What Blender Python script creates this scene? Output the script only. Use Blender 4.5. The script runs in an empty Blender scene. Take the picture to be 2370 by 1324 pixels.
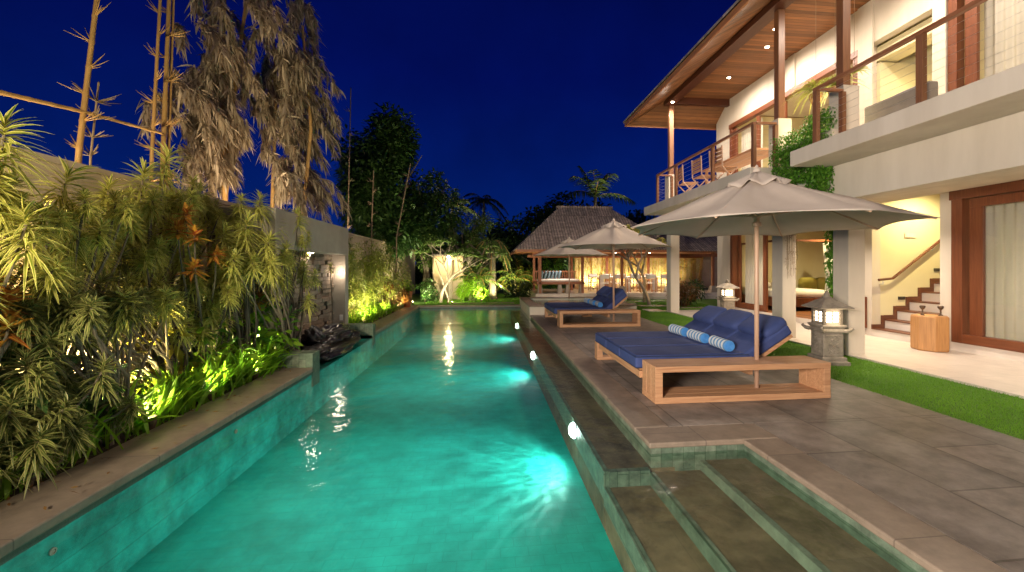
import bpy, math, random
import numpy as np
from mathutils import Vector, Matrix
random.seed(4); RNG = np.random.default_rng(7)
R = math.radians
sc = bpy.context.scene
COL = sc.collection

# ------------------------------------------------------------------ camera
CF, CPSI, CH = 930.0, R(5.85), 1.5
CP = 1125 + CF * math.tan(CPSI)
cam_d = bpy.data.cameras.new("camera"); cam = bpy.data.objects.new("camera", cam_d); COL.objects.link(cam)
cam.location = (0, 0, CH); cam.rotation_euler = (R(90), 0, -CPSI)
cam_d.sensor_width = 36; cam_d.lens = CF / 2370 * 36
cam_d.shift_x = -(CP - 1185) / 2370; cam_d.shift_y = -(662 - 620) / 2370
cam_d.clip_end = 500; cam_d.clip_start = 0.05
sc.camera = cam
_c, _s = math.cos(CPSI), math.sin(CPSI)
def GP(u, v, z=0.0):            # photo pixel -> point on the level z
    d = (CH - z) * CF / (v - 620); x = (u - CP) / CF * d
    return (x * _c + d * _s, d * _c - x * _s, z)
def XP(u, v, X):                # photo pixel -> point on plane x=X
    t = (u - CP) / CF; dx, dy = t * _c + _s, _c - t * _s; d = X / dx
    return (X, dy * d, CH + (620 - v) / CF * d)
def YP(u, v, Y):
    t = (u - CP) / CF; dx, dy = t * _c + _s, _c - t * _s; d = Y / dy
    return (dx * d, Y, CH + (620 - v) / CF * d)

# ------------------------------------------------------------------ tags
def tag(o, label=None, cat=None, group=None, kind=None):
    if label: o['label'] = label
    if cat: o['category'] = cat
    if group: o['group'] = group
    if kind: o['kind'] = kind
    return o
def thing(name, label, cat, loc=(0, 0, 0), rz=0.0, group=None):
    o = bpy.data.objects.new(name, None); COL.objects.link(o)
    o.location = loc; o.rotation_euler = (0, 0, rz); o.empty_display_size = 0.1
    return tag(o, label, cat, group)
def copy_tree(o, parent=None):
    c = o.copy(); COL.objects.link(c); c.parent = parent
    for ch in [x for x in bpy.data.objects if x.parent == o]:
        copy_tree(ch, c)
    return c

# ------------------------------------------------------------------ materials
M = {}
def nmat(name):
    m = bpy.data.materials.new(name); m.use_nodes = True
    nt = m.node_tree; b = nt.nodes["Principled BSDF"]; M[name] = m
    return m, nt, b
def N(nt, t, **kw):
    n = nt.nodes.new(t)
    for k, v in kw.items():
        if k in n.inputs: n.inputs[k].default_value = v
        else: setattr(n, k, v)
    return n
def L(nt, a, b): nt.links.new(a, b)
def ramp(nt, fac, stops):
    r = nt.nodes.new("ShaderNodeValToRGB"); e = r.color_ramp.elements
    while len(e) < len(stops): e.new(0.5)
    for i, (p, c) in enumerate(stops):
        e[i].position = p; e[i].color = (*c, 1) if len(c) == 3 else c
    L(nt, fac, r.inputs[0]); return r.outputs[0]
def mottled(name, c1, c2, scale=4.0, rough=0.7, bump=0.15, stretch=(1, 1, 1), detail=6, spec=0.4, coord='Object', bscale=None, **kw):
    m, nt, b = nmat(name)
    tc = N(nt, "ShaderNodeTexCoord"); mp = N(nt, "ShaderNodeMapping"); mp.inputs['Scale'].default_value = stretch
    L(nt, tc.outputs[coord], mp.inputs[0])
    n = N(nt, "ShaderNodeTexNoise", Scale=scale, Detail=detail, Roughness=0.6); L(nt, mp.outputs[0], n.inputs['Vector'])
    col = ramp(nt, n.outputs[0], [(0.3, c1), (0.7, c2)]); L(nt, col, b.inputs['Base Color'])
    b.inputs['Roughness'].default_value = rough; b.inputs['Specular IOR Level'].default_value = spec
    if bump:
        n2 = N(nt, "ShaderNodeTexNoise", Scale=bscale or scale * 6, Detail=5.0); L(nt, mp.outputs[0], n2.inputs['Vector'])
        bp = N(nt, "ShaderNodeBump", Strength=bump, Distance=0.01); L(nt, n2.outputs[0], bp.inputs['Height']); L(nt, bp.outputs[0], b.inputs['Normal'])
    for k, v in kw.items(): b.inputs[k].default_value = v
    return m
def wood(name, c1, c2, axis=0, rough=0.5, scale=3.0, planks=None):
    st = [14, 14, 14]; st[axis] = 0.7
    m, nt, b = nmat(name)
    tc = N(nt, "ShaderNodeTexCoord"); mp = N(nt, "ShaderNodeMapping"); mp.inputs['Scale'].default_value = st
    L(nt, tc.outputs['Object'], mp.inputs[0])
    n = N(nt, "ShaderNodeTexNoise", Scale=scale, Detail=6.0, Roughness=0.65, Distortion=0.6); L(nt, mp.outputs[0], n.inputs['Vector'])
    col = ramp(nt, n.outputs[0], [(0.32, c1), (0.68, c2)])
    out = col
    if planks:                      # (axis index, boards per metre)
        sep = N(nt, "ShaderNodeSeparateXYZ"); L(nt, tc.outputs['Object'], sep.inputs[0])
        mul = N(nt, "ShaderNodeMath", operation='MULTIPLY'); mul.inputs[1].default_value = planks[1]; L(nt, sep.outputs[planks[0]], mul.inputs[0])
        fl = N(nt, "ShaderNodeMath", operation='FLOOR'); L(nt, mul.outputs[0], fl.inputs[0])
        fr = N(nt, "ShaderNodeMath", operation='FRACT'); L(nt, mul.outputs[0], fr.inputs[0])
        wn = N(nt, "ShaderNodeTexWhiteNoise", noise_dimensions='1D'); L(nt, fl.outputs[0], wn.inputs['W'])
        mr = N(nt, "ShaderNodeMapRange"); mr.inputs['To Min'].default_value = 0.55; mr.inputs['To Max'].default_value = 1.25; L(nt, wn.outputs['Value'], mr.inputs[0])
        gp = N(nt, "ShaderNodeMath", operation='GREATER_THAN'); gp.inputs[1].default_value = 0.09; L(nt, fr.outputs[0], gp.inputs[0])
        g2 = N(nt, "ShaderNodeMapRange"); g2.inputs['To Min'].default_value = 0.25; L(nt, gp.outputs[0], g2.inputs[0])
        mm = N(nt, "ShaderNodeMath", operation='MULTIPLY'); L(nt, mr.outputs[0], mm.inputs[0]); L(nt, g2.outputs[0], mm.inputs[1])
        vm = N(nt, "ShaderNodeVectorMath", operation='SCALE'); L(nt, col, vm.inputs[0]); L(nt, mm.outputs[0], vm.inputs['Scale'])
        out = vm.outputs[0]
        bp = N(nt, "ShaderNodeBump", Strength=0.5, Distance=0.01); L(nt, gp.outputs[0], bp.inputs['Height']); L(nt, bp.outputs[0], b.inputs['Normal'])
    else:
        bp = N(nt, "ShaderNodeBump", Strength=0.12, Distance=0.01); L(nt, n.outputs[0], bp.inputs['Height']); L(nt, bp.outputs[0], b.inputs['Normal'])
    L(nt, out, b.inputs['Base Color']); b.inputs['Roughness'].default_value = rough
    return m
def bricked(name, c1, c2, mortar, bw, bh, ms=0.006, rot=(0, 0, 0), off=0.5, rough=0.6, noise=0.5, bump=0.3, spec=0.4, nscale=5):
    m, nt, b = nmat(name)
    tc = N(nt, "ShaderNodeTexCoord"); mp = N(nt, "ShaderNodeMapping"); mp.inputs['Rotation'].default_value = rot
    L(nt, tc.outputs['Object'], mp.inputs[0])
    br = N(nt, "ShaderNodeTexBrick"); br.offset = off
    for k, v in (('Scale', 1.0), ('Brick Width', bw), ('Row Height', bh), ('Mortar Size', ms), ('Mortar Smooth', 0.1), ('Bias', 0.0)): br.inputs[k].default_value = v
    br.inputs['Color1'].default_value = (*c1, 1); br.inputs['Color2'].default_value = (*c2, 1); br.inputs['Mortar'].default_value = (*mortar, 1)
    L(nt, mp.outputs[0], br.inputs['Vector'])
    n = N(nt, "ShaderNodeTexNoise", Scale=nscale, Detail=8.0, Roughness=0.7); L(nt, tc.outputs['Object'], n.inputs['Vector'])
    mr = N(nt, "ShaderNodeMapRange"); mr.inputs['From Min'].default_value = 0.3; mr.inputs['From Max'].default_value = 0.7
    mr.inputs['To Min'].default_value = 1 - noise; mr.inputs['To Max'].default_value = 1 + noise; L(nt, n.outputs[0], mr.inputs[0])
    vm = N(nt, "ShaderNodeVectorMath", operation='SCALE'); L(nt, br.outputs[0], vm.inputs[0]); L(nt, mr.outputs[0], vm.inputs['Scale'])
    L(nt, vm.outputs[0], b.inputs['Base Color']); b.inputs['Roughness'].default_value = rough; b.inputs['Specular IOR Level'].default_value = spec
    ad = N(nt, "ShaderNodeMath", operation='MULTIPLY_ADD'); L(nt, br.outputs['Fac'], ad.inputs[0]); ad.inputs[1].default_value = -1.0; L(nt, n.outputs[0], ad.inputs[2])
    bp = N(nt, "ShaderNodeBump", Strength=bump, Distance=0.012); L(nt, ad.outputs[0], bp.inputs['Height']); L(nt, bp.outputs[0], b.inputs['Normal'])
    return m
def emit(name, col, s):
    m, nt, b = nmat(name); b.inputs['Base Color'].default_value = (*col, 1)
    b.inputs['Emission Color'].default_value = (*col, 1); b.inputs['Emission Strength'].default_value = s
    return m
def leafmat(name, c1, c2, edge=None, edgew=0.3, trans=0.35, rough=0.45, rib=None):
    """leaf: per-leaf colour variation (attribute rnd), optional pale margins (uv.x)."""
    m, nt, b = nmat(name)
    at = N(nt, "ShaderNodeAttribute", attribute_name='rnd')
    col = ramp(nt, at.outputs['Fac'], [(0.0, c1), (1.0, c2)])
    if edge:
        uv = N(nt, "ShaderNodeUVMap"); sp = N(nt, "ShaderNodeSeparateXYZ"); L(nt, uv.outputs[0], sp.inputs[0])
        sb = N(nt, "ShaderNodeMath", operation='SUBTRACT'); sb.inputs[1].default_value = 0.5; L(nt, sp.outputs[0], sb.inputs[0])
        ab = N(nt, "ShaderNodeMath", operation='ABSOLUTE'); L(nt, sb.outputs[0], ab.inputs[0])
        if rib: gt = N(nt, "ShaderNodeMath", operation='LESS_THAN'); gt.inputs[1].default_value = 0.5 - edgew
        else: gt = N(nt, "ShaderNodeMath", operation='GREATER_THAN'); gt.inputs[1].default_value = 0.5 - edgew
        L(nt, ab.outputs[0], gt.inputs[0])
        mx = N(nt, "ShaderNodeMix", data_type='RGBA'); L(nt, gt.outputs[0], mx.inputs[0]); L(nt, col, mx.inputs[6]); mx.inputs[7].default_value = (*edge, 1)
        col = mx.outputs[2]
    L(nt, col, b.inputs['Base Color']); b.inputs['Roughness'].default_value = rough
    tr = N(nt, "ShaderNodeBsdfTranslucent"); L(nt, col, tr.inputs[0])
    ms = N(nt, "ShaderNodeMixShader"); ms.inputs[0].default_value = trans
    L(nt, b.outputs[0], ms.inputs[1]); L(nt, tr.outputs[0], ms.inputs[2]); L(nt, ms.outputs[0], nt.nodes['Material Output'].inputs[0])
    return m

wood('teak', (0.38, 0.185, 0.09), (0.58, 0.33, 0.175), 0, 0.55)
wood('teak_y', (0.38, 0.185, 0.09), (0.58, 0.33, 0.175), 1, 0.55)
wood('pole_wood', (0.45, 0.28, 0.19), (0.58, 0.38, 0.26), 2, 0.45)
wood('post_wood', (0.15, 0.062, 0.03), (0.25, 0.11, 0.05), 2, 0.4)
wood('rail_wood', (0.20, 0.075, 0.035), (0.33, 0.14, 0.065), 1, 0.4)
wood('frame_wood', (0.115, 0.033, 0.013), (0.195, 0.062, 0.024), 2, 0.4)
wood('frame_wood_y', (0.115, 0.033, 0.013), (0.195, 0.062, 0.024), 1, 0.4)
wood('stair_wood', (0.09, 0.03, 0.014), (0.15, 0.052, 0.024), 0, 0.45)
wood('log_wood', (0.36, 0.17, 0.06), (0.55, 0.28, 0.10), 2, 0.5)
wood('board_ceiling', (0.17, 0.068, 0.022), (0.31, 0.13, 0.045), 0, 0.6, planks=(1, 9.5))
wood('beam_wood', (0.055, 0.017, 0.009), (0.095, 0.03, 0.014), 1, 0.4)
wood('eave_wood', (0.30, 0.115, 0.045), (0.42, 0.18, 0.07), 1, 0.45)
wood('floor_wood', (0.30, 0.12, 0.05), (0.42, 0.19, 0.08), 1, 0.3, planks=(0, 9))
wood('pav_wood', (0.24, 0.085, 0.04), (0.36, 0.14, 0.07), 2, 0.5)
mottled('plaster', (0.55, 0.48, 0.39), (0.69, 0.62, 0.52), 1.1, 0.8, 0.12, detail=9, stretch=(1.6, 1.6, 0.3))
mottled('plaster_in', (0.66, 0.59, 0.37), (0.72, 0.65, 0.43), 1.0, 0.8, 0.03)
mottled('concrete', (0.30, 0.25, 0.20), (0.42, 0.36, 0.29), 1.6, 0.85, 0.15)
mottled('garden_wall', (0.40, 0.31, 0.22), (0.54, 0.43, 0.31), 1.2, 0.85, 0.15)
mottled('lantern_stone', (0.20, 0.17, 0.13), (0.36, 0.31, 0.25), 9, 0.85, 0.5)
mottled('black_rock', (0.008, 0.007, 0.007), (0.032, 0.025, 0.023), 3, 0.28, 0.5, bscale=7)
mottled('soil', (0.03, 0.02, 0.012), (0.07, 0.045, 0.028), 8, 0.95, 0.6)
mottled('ground', (0.02, 0.035, 0.012), (0.05, 0.065, 0.025), 3, 0.95, 0.6)
mottled('canvas', (0.62, 0.53, 0.445), (0.68, 0.59, 0.505), 3, 0.9, 0.1, bscale=60)
mottled('navy', (0.026, 0.045, 0.145), (0.045, 0.068, 0.20), 4, 0.8, 0.2, bscale=25)
mottled('dark_navy', (0.012, 0.02, 0.05), (0.018, 0.03, 0.07), 4, 0.8, 0.1)
mottled('marble', (0.62, 0.55, 0.48), (0.74, 0.67, 0.60), 1.5, 0.35, 0.03)
mottled('bark', (0.09, 0.07, 0.05), (0.20, 0.16, 0.115), 6, 0.9, 0.5, stretch=(1, 1, 0.3))
mottled('pale_bark', (0.17, 0.13, 0.10), (0.28, 0.23, 0.18), 8, 0.85, 0.3)
mottled('bamboo', (0.42, 0.23, 0.075), (0.60, 0.36, 0.12), 3, 0.45, 0.1, stretch=(1, 1, 0.15))
mottled('dry_twig', (0.22, 0.15, 0.09), (0.36, 0.25, 0.15), 5, 0.8, 0.1)
mottled('terracotta', (0.42, 0.14, 0.06), (0.52, 0.2, 0.09), 5, 0.8, 0.1)
mottled('cushion_blue', (0.10, 0.16, 0.20), (0.16, 0.23, 0.28), 5, 0.9, 0.1)
mottled('white_paint', (0.72, 0.68, 0.62), (0.8, 0.76, 0.7), 2, 0.5, 0)
mottled('white_cloth', (0.75, 0.72, 0.66), (0.82, 0.79, 0.74), 4, 0.9, 0.2)
mottled('yellow_cloth', (0.45, 0.40, 0.08), (0.55, 0.48, 0.12), 4, 0.9, 0.2)
mottled('sofa_grey', (0.22, 0.19, 0.16), (0.28, 0.25, 0.22), 4, 0.9, 0.1)
mottled('wicker', (0.05, 0.025, 0.015), (0.10, 0.05, 0.03), 30, 0.7, 0.4)
mottled('metal_dark', (0.10, 0.07, 0.05), (0.18, 0.12, 0.08), 20, 0.4, 0.1, Metallic=0.7)
mottled('steel', (0.45, 0.45, 0.45), (0.55, 0.55, 0.55), 20, 0.3, 0, Metallic=1.0)
mottled('switch_dark', (0.03, 0.025, 0.02), (0.05, 0.04, 0.03), 20, 0.4, 0)
mottled('thatch_bark', (0.30, 0.20, 0.10), (0.42, 0.30, 0.16), 10, 0.9, 0.5, stretch=(1, 1, 0.2))
bricked('deck', (0.23, 0.19, 0.16), (0.155, 0.135, 0.118), (0.09, 0.077, 0.065), 1.2, 0.62, 0.008, rot=(0, 0, R(90)), noise=0.5, rough=0.45, bump=0.3, nscale=3.4)
bricked('coping', (0.25, 0.19, 0.14), (0.21, 0.165, 0.125), (0.12, 0.095, 0.075), 1.0, 1.9, 0.004, rot=(0, 0, R(90)), noise=0.25, rough=0.5, bump=0.12, nscale=6)
bricked('pool_tile', (0.012, 0.36, 0.30), (0.010, 0.27, 0.23), (0.010, 0.25, 0.21), 0.22, 0.11, 0.006, rot=(R(90), 0, R(90)), noise=0.55, rough=0.6, bump=0.25, nscale=4)
bricked('pool_floor', (0.012, 0.36, 0.30), (0.011, 0.335, 0.275), (0.010, 0.30, 0.25), 0.22, 0.11, 0.004, noise=0.3, rough=0.6, bump=0.1, nscale=2)
bricked('green_stone', (0.095, 0.135, 0.095), (0.16, 0.185, 0.135), (0.07, 0.10, 0.065), 0.24, 0.10, 0.004, rot=(R(90), 0, R(90)), noise=0.5, rough=0.5, bump=0.3, nscale=9)
bricked('ledge_stone', (0.17, 0.12, 0.07), (0.135, 0.098, 0.06), (0.11, 0.08, 0.05), 1.3, 0.7, 0.002, noise=0.6, rough=0.6, bump=0.2, nscale=3)
bricked('terrace_tile', (0.66, 0.58, 0.50), (0.62, 0.55, 0.47), (0.45, 0.4, 0.34), 0.6, 0.6, 0.003, noise=0.12, rough=0.28, bump=0.05, nscale=3, off=0)
bricked('shingle', (0.37, 0.29, 0.25), (0.22, 0.18, 0.165), (0.05, 0.04, 0.035), 0.13, 3.0, 0.012, noise=0.55, rough=0.85, bump=0.5, nscale=5)
mottled('waterline', (0.035, 0.05, 0.035), (0.07, 0.085, 0.06), 9, 0.35, 0.3)
mottled('block_a', (0.17, 0.125, 0.09), (0.28, 0.21, 0.15), 6, 0.85, 0.5)
mottled('block_b', (0.12, 0.085, 0.06), (0.20, 0.15, 0.11), 6, 0.85, 0.5)
mottled('lawn_base', (0.05, 0.14, 0.008), (0.09, 0.2, 0.012), 5, 0.95, 0.4)
def _translucent(name, f):
    m = M[name]; nt = m.node_tree; b = nt.nodes['Principled BSDF']; o = nt.nodes['Material Output']; tr = N(nt, "ShaderNodeBsdfTranslucent"); L(nt, b.inputs['Base Color'].links[0].from_socket, tr.inputs[0])
    ms = N(nt, "ShaderNodeMixShader"); ms.inputs[0].default_value = f; L(nt, b.outputs[0], ms.inputs[1]); L(nt, tr.outputs[0], ms.inputs[2]); L(nt, ms.outputs[0], o.inputs[0])
_translucent('canvas', 0.3)
leafmat('grass_blade', (0.09, 0.24, 0.01), (0.18, 0.38, 0.02), trans=0.3)
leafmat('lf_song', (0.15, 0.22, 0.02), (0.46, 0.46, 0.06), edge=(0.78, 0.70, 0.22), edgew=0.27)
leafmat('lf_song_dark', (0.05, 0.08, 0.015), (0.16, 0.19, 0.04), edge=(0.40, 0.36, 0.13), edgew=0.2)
leafmat('lf_strap', (0.12, 0.30, 0.012), (0.32, 0.52, 0.03), trans=.5)
leafmat('lf_broad', (0.06, 0.20, 0.012), (0.28, 0.45, 0.03), trans=.45)
leafmat('lf_yellow', (0.30, 0.28, 0.02), (0.50, 0.42, 0.05))
leafmat('lf_croton', (0.34, 0.05, 0.02), (0.55, 0.28, 0.03), edge=(0.6, 0.34, 0.05), edgew=0.38, rib=True)
leafmat('lf_russet', (0.16, 0.06, 0.02), (0.30, 0.17, 0.05))
leafmat('lf_fine', (0.20, 0.26, 0.04), (0.40, 0.40, 0.08))
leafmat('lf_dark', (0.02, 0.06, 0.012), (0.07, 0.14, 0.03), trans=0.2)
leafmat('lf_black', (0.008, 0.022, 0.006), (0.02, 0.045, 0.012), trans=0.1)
leafmat('lf_dry', (0.26, 0.19, 0.12), (0.72, 0.58, 0.40), trans=0.25, rough=0.8)
leafmat('lf_vine', (0.05, 0.19, 0.015), (0.18, 0.38, 0.04))
leafmat('lf_palm', (0.07, 0.14, 0.03), (0.20, 0.28, 0.07))
leafmat('lf_bambooleaf', (0.20, 0.25, 0.03), (0.38, 0.36, 0.06))
emit('lamp_warm', (1.0, 0.82, 0.58), 60); emit('lamp_soft', (1.0, 0.86, 0.62), 9); emit('lamp_pool', (0.85, 1.0, 0.98), 40)
def stripe():
    m, nt, b = nmat('towel')
    tc = N(nt, "ShaderNodeTexCoord"); sp = N(nt, "ShaderNodeSeparateXYZ"); L(nt, tc.outputs['Object'], sp.inputs[0])
    a = N(nt, "ShaderNodeMath", operation='MULTIPLY'); a.inputs[1].default_value = 12.5; L(nt, sp.outputs[1], a.inputs[0])
    f = N(nt, "ShaderNodeMath", operation='FRACT'); L(nt, a.outputs[0], f.inputs[0])
    L(nt, ramp(nt, f.outputs[0], [(0.0, (0.10, 0.27, 0.52)), (0.44, (0.13, 0.30, 0.55)), (0.5, (0.62, 0.66, 0.68)), (0.96, (0.66, 0.7, 0.7))]), b.inputs['Base Color'])
    b.inputs['Roughness'].default_value = 0.95
stripe(); mottled('towel_end', (0.05, 0.22, 0.55), (0.08, 0.28, 0.62), 20, 0.9, 0.3)
def curtain_mat():
    m, nt, b = nmat('curtain'); b.inputs['Base Color'].default_value = (0.66, 0.63, 0.55, 1); b.inputs['Roughness'].default_value = 0.9
    tr = N(nt, "ShaderNodeBsdfTranslucent"); tr.inputs[0].default_value = (0.66, 0.62, 0.52, 1)
    ms = N(nt, "ShaderNodeMixShader"); ms.inputs[0].default_value = 0.4
    L(nt, b.outputs[0], ms.inputs[1]); L(nt, tr.outputs[0], ms.inputs[2]); L(nt, ms.outputs[0], nt.nodes['Material Output'].inputs[0])
curtain_mat()
def glass_mat(name, tint, bump):
    m = bpy.data.materials.new(name); m.use_nodes = True; M[name] = m; nt = m.node_tree
    nt.nodes.remove(nt.nodes["Principled BSDF"])
    fr = N(nt, "ShaderNodeLayerWeight"); fr.inputs['Blend'].default_value = 0.5; pw5 = N(nt, "ShaderNodeMath", operation='POWER'); pw5.inputs[1].default_value = 5.0; L(nt, fr.outputs['Facing'], pw5.inputs[0]); sch = N(nt, "ShaderNodeMath", operation='MULTIPLY_ADD'); sch.inputs[1].default_value = 0.95; sch.inputs[2].default_value = 0.04 if bump else 0.045; L(nt, pw5.outputs[0], sch.inputs[0]); gl = N(nt, "ShaderNodeBsdfGlossy"); gl.inputs['Roughness'].default_value = 0.11 if bump else 0.0
    tr = N(nt, "ShaderNodeBsdfTransparent"); tr.inputs[0].default_value = (*tint, 1)
    ms = N(nt, "ShaderNodeMixShader"); L(nt, sch.outputs[0], ms.inputs[0]); L(nt, tr.outputs[0], ms.inputs[1]); L(nt, gl.outputs[0], ms.inputs[2])
    L(nt, ms.outputs[0], nt.nodes['Material Output'].inputs[0])
    if bump:
        tc = N(nt, "ShaderNodeTexCoord")
        n = N(nt, "ShaderNodeTexNoise", Scale=2.2, Detail=3.0, Roughness=0.5); L(nt, tc.outputs['Object'], n.inputs['Vector'])
        n2 = N(nt, "ShaderNodeTexNoise", Scale=14.0, Detail=2.0); L(nt, tc.outputs['Object'], n2.inputs['Vector'])
        ma = N(nt, "ShaderNodeMath", operation='MULTIPLY_ADD'); L(nt, n2.outputs[0], ma.inputs[0]); ma.inputs[1].default_value = 0.16; L(nt, n.outputs[0], ma.inputs[2])
        bp = N(nt, "ShaderNodeBump", Strength=0.5, Distance=bump); L(nt, ma.outputs[0], bp.inputs['Height'])
        L(nt, bp.outputs[0], gl.inputs['Normal']); L(nt, bp.outputs[0], fr.inputs['Normal'])
glass_mat('water', (0.78, 0.88, 0.83), 0.035); glass_mat('glass', (0.96, 0.97, 0.96), 0)

# ------------------------------------------------------------------ mesh builder
class MB:
    def __init__(s): s.v = []; s.f = []
    def add(s, vs, fs):
        o = len(s.v); s.v += [tuple(v) for v in vs]; s.f += [tuple(i + o for i in f) for f in fs]; return s
    def box(s, a, b, rz=0, c=None):
        x0, y0, z0 = a; x1, y1, z1 = b
        vs = [(x0, y0, z0), (x1, y0, z0), (x1, y1, z0), (x0, y1, z0), (x0, y0, z1), (x1, y0, z1), (x1, y1, z1), (x0, y1, z1)]
        if rz:
            c = c or ((x0 + x1) / 2, (y0 + y1) / 2); q, w = math.cos(rz), math.sin(rz)
            vs = [(c[0] + (x - c[0]) * q - (y - c[1]) * w, c[1] + (x - c[0]) * w + (y - c[1]) * q, z) for x, y, z in vs]
        return s.add(vs, [(3, 2, 1, 0), (4, 5, 6, 7), (0, 1, 5, 4), (1, 2, 6, 5), (2, 3, 7, 6), (3, 0, 4, 7)])
    def tube(s, pts, r, n=8, cap=True):
        pts = [Vector(p) for p in pts]; k = len(pts); rr = r if isinstance(r, (list, tuple)) else [r] * k
        vs = []; prev = None
        for i, p in enumerate(pts):
            d = (pts[min(i + 1, k - 1)] - pts[max(i - 1, 0)]).normalized()
            if prev is None:
                a = Vector((1, 0, 0)) if abs(d.x) < 0.9 else Vector((0, 1, 0))
            else: a = prev
            u = (a - d * a.dot(d)).normalized(); prev = u; w = d.cross(u)
            for j in range(n):
                t = 2 * math.pi * j / n; vs.append(p + (u * math.cos(t) + w * math.sin(t)) * rr[i])
        fs = [(i * n + j, i * n + (j + 1) % n, (i + 1) * n + (j + 1) % n, (i + 1) * n + j) for i in range(k - 1) for j in range(n)]
        if cap: fs += [tuple(range(n - 1, -1, -1)), tuple(range((k - 1) * n, k * n))]
        return s.add(vs, fs)
    def lathe(s, c, prof, n=16, sq=False, rot=0):
        vs = []
        for r, z in prof:
            for j in range(n):
                t = 2 * math.pi * j / n + rot; vs.append((c[0] + r * math.cos(t), c[1] + r * math.sin(t), c[2] + z))
        k = len(prof)
        fs = [(i * n + j, i * n + (j + 1) % n, (i + 1) * n + (j + 1) % n, (i + 1) * n + j) for i in range(k - 1) for j in range(n)]
        fs += [tuple(range(n - 1, -1, -1)), tuple(range((k - 1) * n, k * n))]
        return s.add(vs, fs)
    def prism(s, poly, z0, z1):
        n = len(poly); vs = [(x, y, z0) for x, y in poly] + [(x, y, z1) for x, y in poly]
        return s.add(vs, [tuple(range(n - 1, -1, -1)), tuple(range(n, 2 * n))] + [(i, (i + 1) % n, (i + 1) % n + n, i + n) for i in range(n)])
    def build(s, name, mat, parent=None, bevel=0, smooth=False, label=None, subd=0):
        me = bpy.data.meshes.new(name); me.from_pydata(s.v, [], s.f); me.update()
        o = bpy.data.objects.new(name, me); COL.objects.link(o); me.materials.append(M[mat] if isinstance(mat, str) else mat)
        if parent: o.parent = parent
        if smooth: me.polygons.foreach_set('use_smooth', [True] * len(me.polygons))
        if bevel:
            b = o.modifiers.new('bevel', 'BEVEL'); b.width = bevel; b.segments = 2; b.limit_method = 'ANGLE'
        if subd:
            b = o.modifiers.new('sub', 'SUBSURF'); b.levels = subd; b.render_levels = subd
        if label: o['label'] = label
        return o
def part(name, mat, parent, boxes, bevel=0, label=None):
    m = MB()
    for b in boxes: m.box(b[0], b[1], *(b[2:]))
    return m.build(name, mat, parent, bevel, label=label)
def struct(name, mat, boxes, bevel=0):
    return tag(part(name, mat, None, boxes, bevel), kind='structure')
def cushion(m, a, b, n=10, puff=0.5):
    """pillow-like box: superellipsoid"""
    x0, y0, z0 = a; x1, y1, z1 = b; vs = []; fs = []
    cx, cy, cz = (x0 + x1) / 2, (y0 + y1) / 2, (z0 + z1) / 2; k = 2 * n
    def pw(v, e): return math.copysign(abs(v) ** e, v)
    for i in range(n + 1):
        ph = -math.pi / 2 + math.pi * i / n
        for j in range(k):
            t = 2 * math.pi * j / k
            vs.append((cx + (x1 - x0) / 2 * pw(math.cos(ph), puff) * pw(math.cos(t), 0.35), cy + (y1 - y0) / 2 * pw(math.cos(ph), puff) * pw(math.sin(t), 0.35), cz + (z1 - z0) / 2 * pw(math.sin(ph), puff)))
    for i in range(n):
        for j in range(k): fs.append((i * k + j, i * k + (j + 1) % k, (i + 1) * k + (j + 1) % k, (i + 1) * k + j))
    return m.add(vs, fs)

# ------------------------------------------------------------------ leaves (vectorised)
def leaves(base, dirs, Ln, W, droop=0.3, seg=3, cols=3, fold=0.25, shape='strap', up=None):
    base = np.asarray(base, float); dirs = np.asarray(dirs, float); n = len(base)
    Ln = np.broadcast_to(Ln, n).astype(float); W = np.broadcast_to(W, n).astype(float); droop = np.broadcast_to(droop, n).astype(float)
    dirs = dirs / (np.linalg.norm(dirs, axis=1, keepdims=True) + 1e-9)
    z = np.array([0, 0, 1.0]) if up is None else up
    side = np.cross(dirs, z); sn = np.linalg.norm(side, axis=1, keepdims=True)
    alt = RNG.normal(size=(n, 3)); alt[:, 2] *= 0.2
    side = np.where(sn > 0.15, side / (sn + 1e-9), alt / np.linalg.norm(alt, axis=1, keepdims=True))
    tw = RNG.normal(0, 0.35, n)[:, None]
    nrm = np.cross(side, dirs); side = side * np.cos(tw) + nrm * np.sin(tw); nrm = np.cross(side, dirs)
    t = np.linspace(0, 1, seg + 1)
    if shape == 'strap': w = np.minimum(1, 0.45 + t * 3) * (1 - t ** 2.2) + 0.02
    elif shape == 'oval': w = np.sin(np.pi * (0.06 + 0.93 * t)) ** 0.8
    else: w = (1 - t) + 0.02
    P = base[:, None, :] + dirs[:, None, :] * (Ln[:, None] * t)[:, :, None]
    P[:, :, 2] -= (droop * Ln)[:, None] * t ** 2
    off = np.linspace(-0.5, 0.5, cols)
    V = P[:, :, None, :] + side[:, None, None, :] * (off[None, None, :] * (W[:, None, None] * w[None, :, None]))[..., None]
    if cols > 2: V = V + nrm[:, None, None, :] * (np.abs(off)[None, None, :] * 2 * fold * 0.5 * (W[:, None, None] * w[None, :, None]))[..., None]
    uv = np.zeros((n, seg + 1, cols, 2)); uv[..., 0] = off + 0.5; uv[..., 1] = t[None, :, None]
    rc = (seg + 1) * cols
    q = []
    for i in range(seg):
        for j in range(cols - 1): a = i * cols + j; q.append((a, a + 1, a + cols + 1, a + cols))
    F = (np.array(q)[None] + (np.arange(n) * rc)[:, None, None]).reshape(-1, 4)
    return V.reshape(-1, 3), F, uv.reshape(-1, 2), np.repeat(RNG.random(n), rc)
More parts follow.
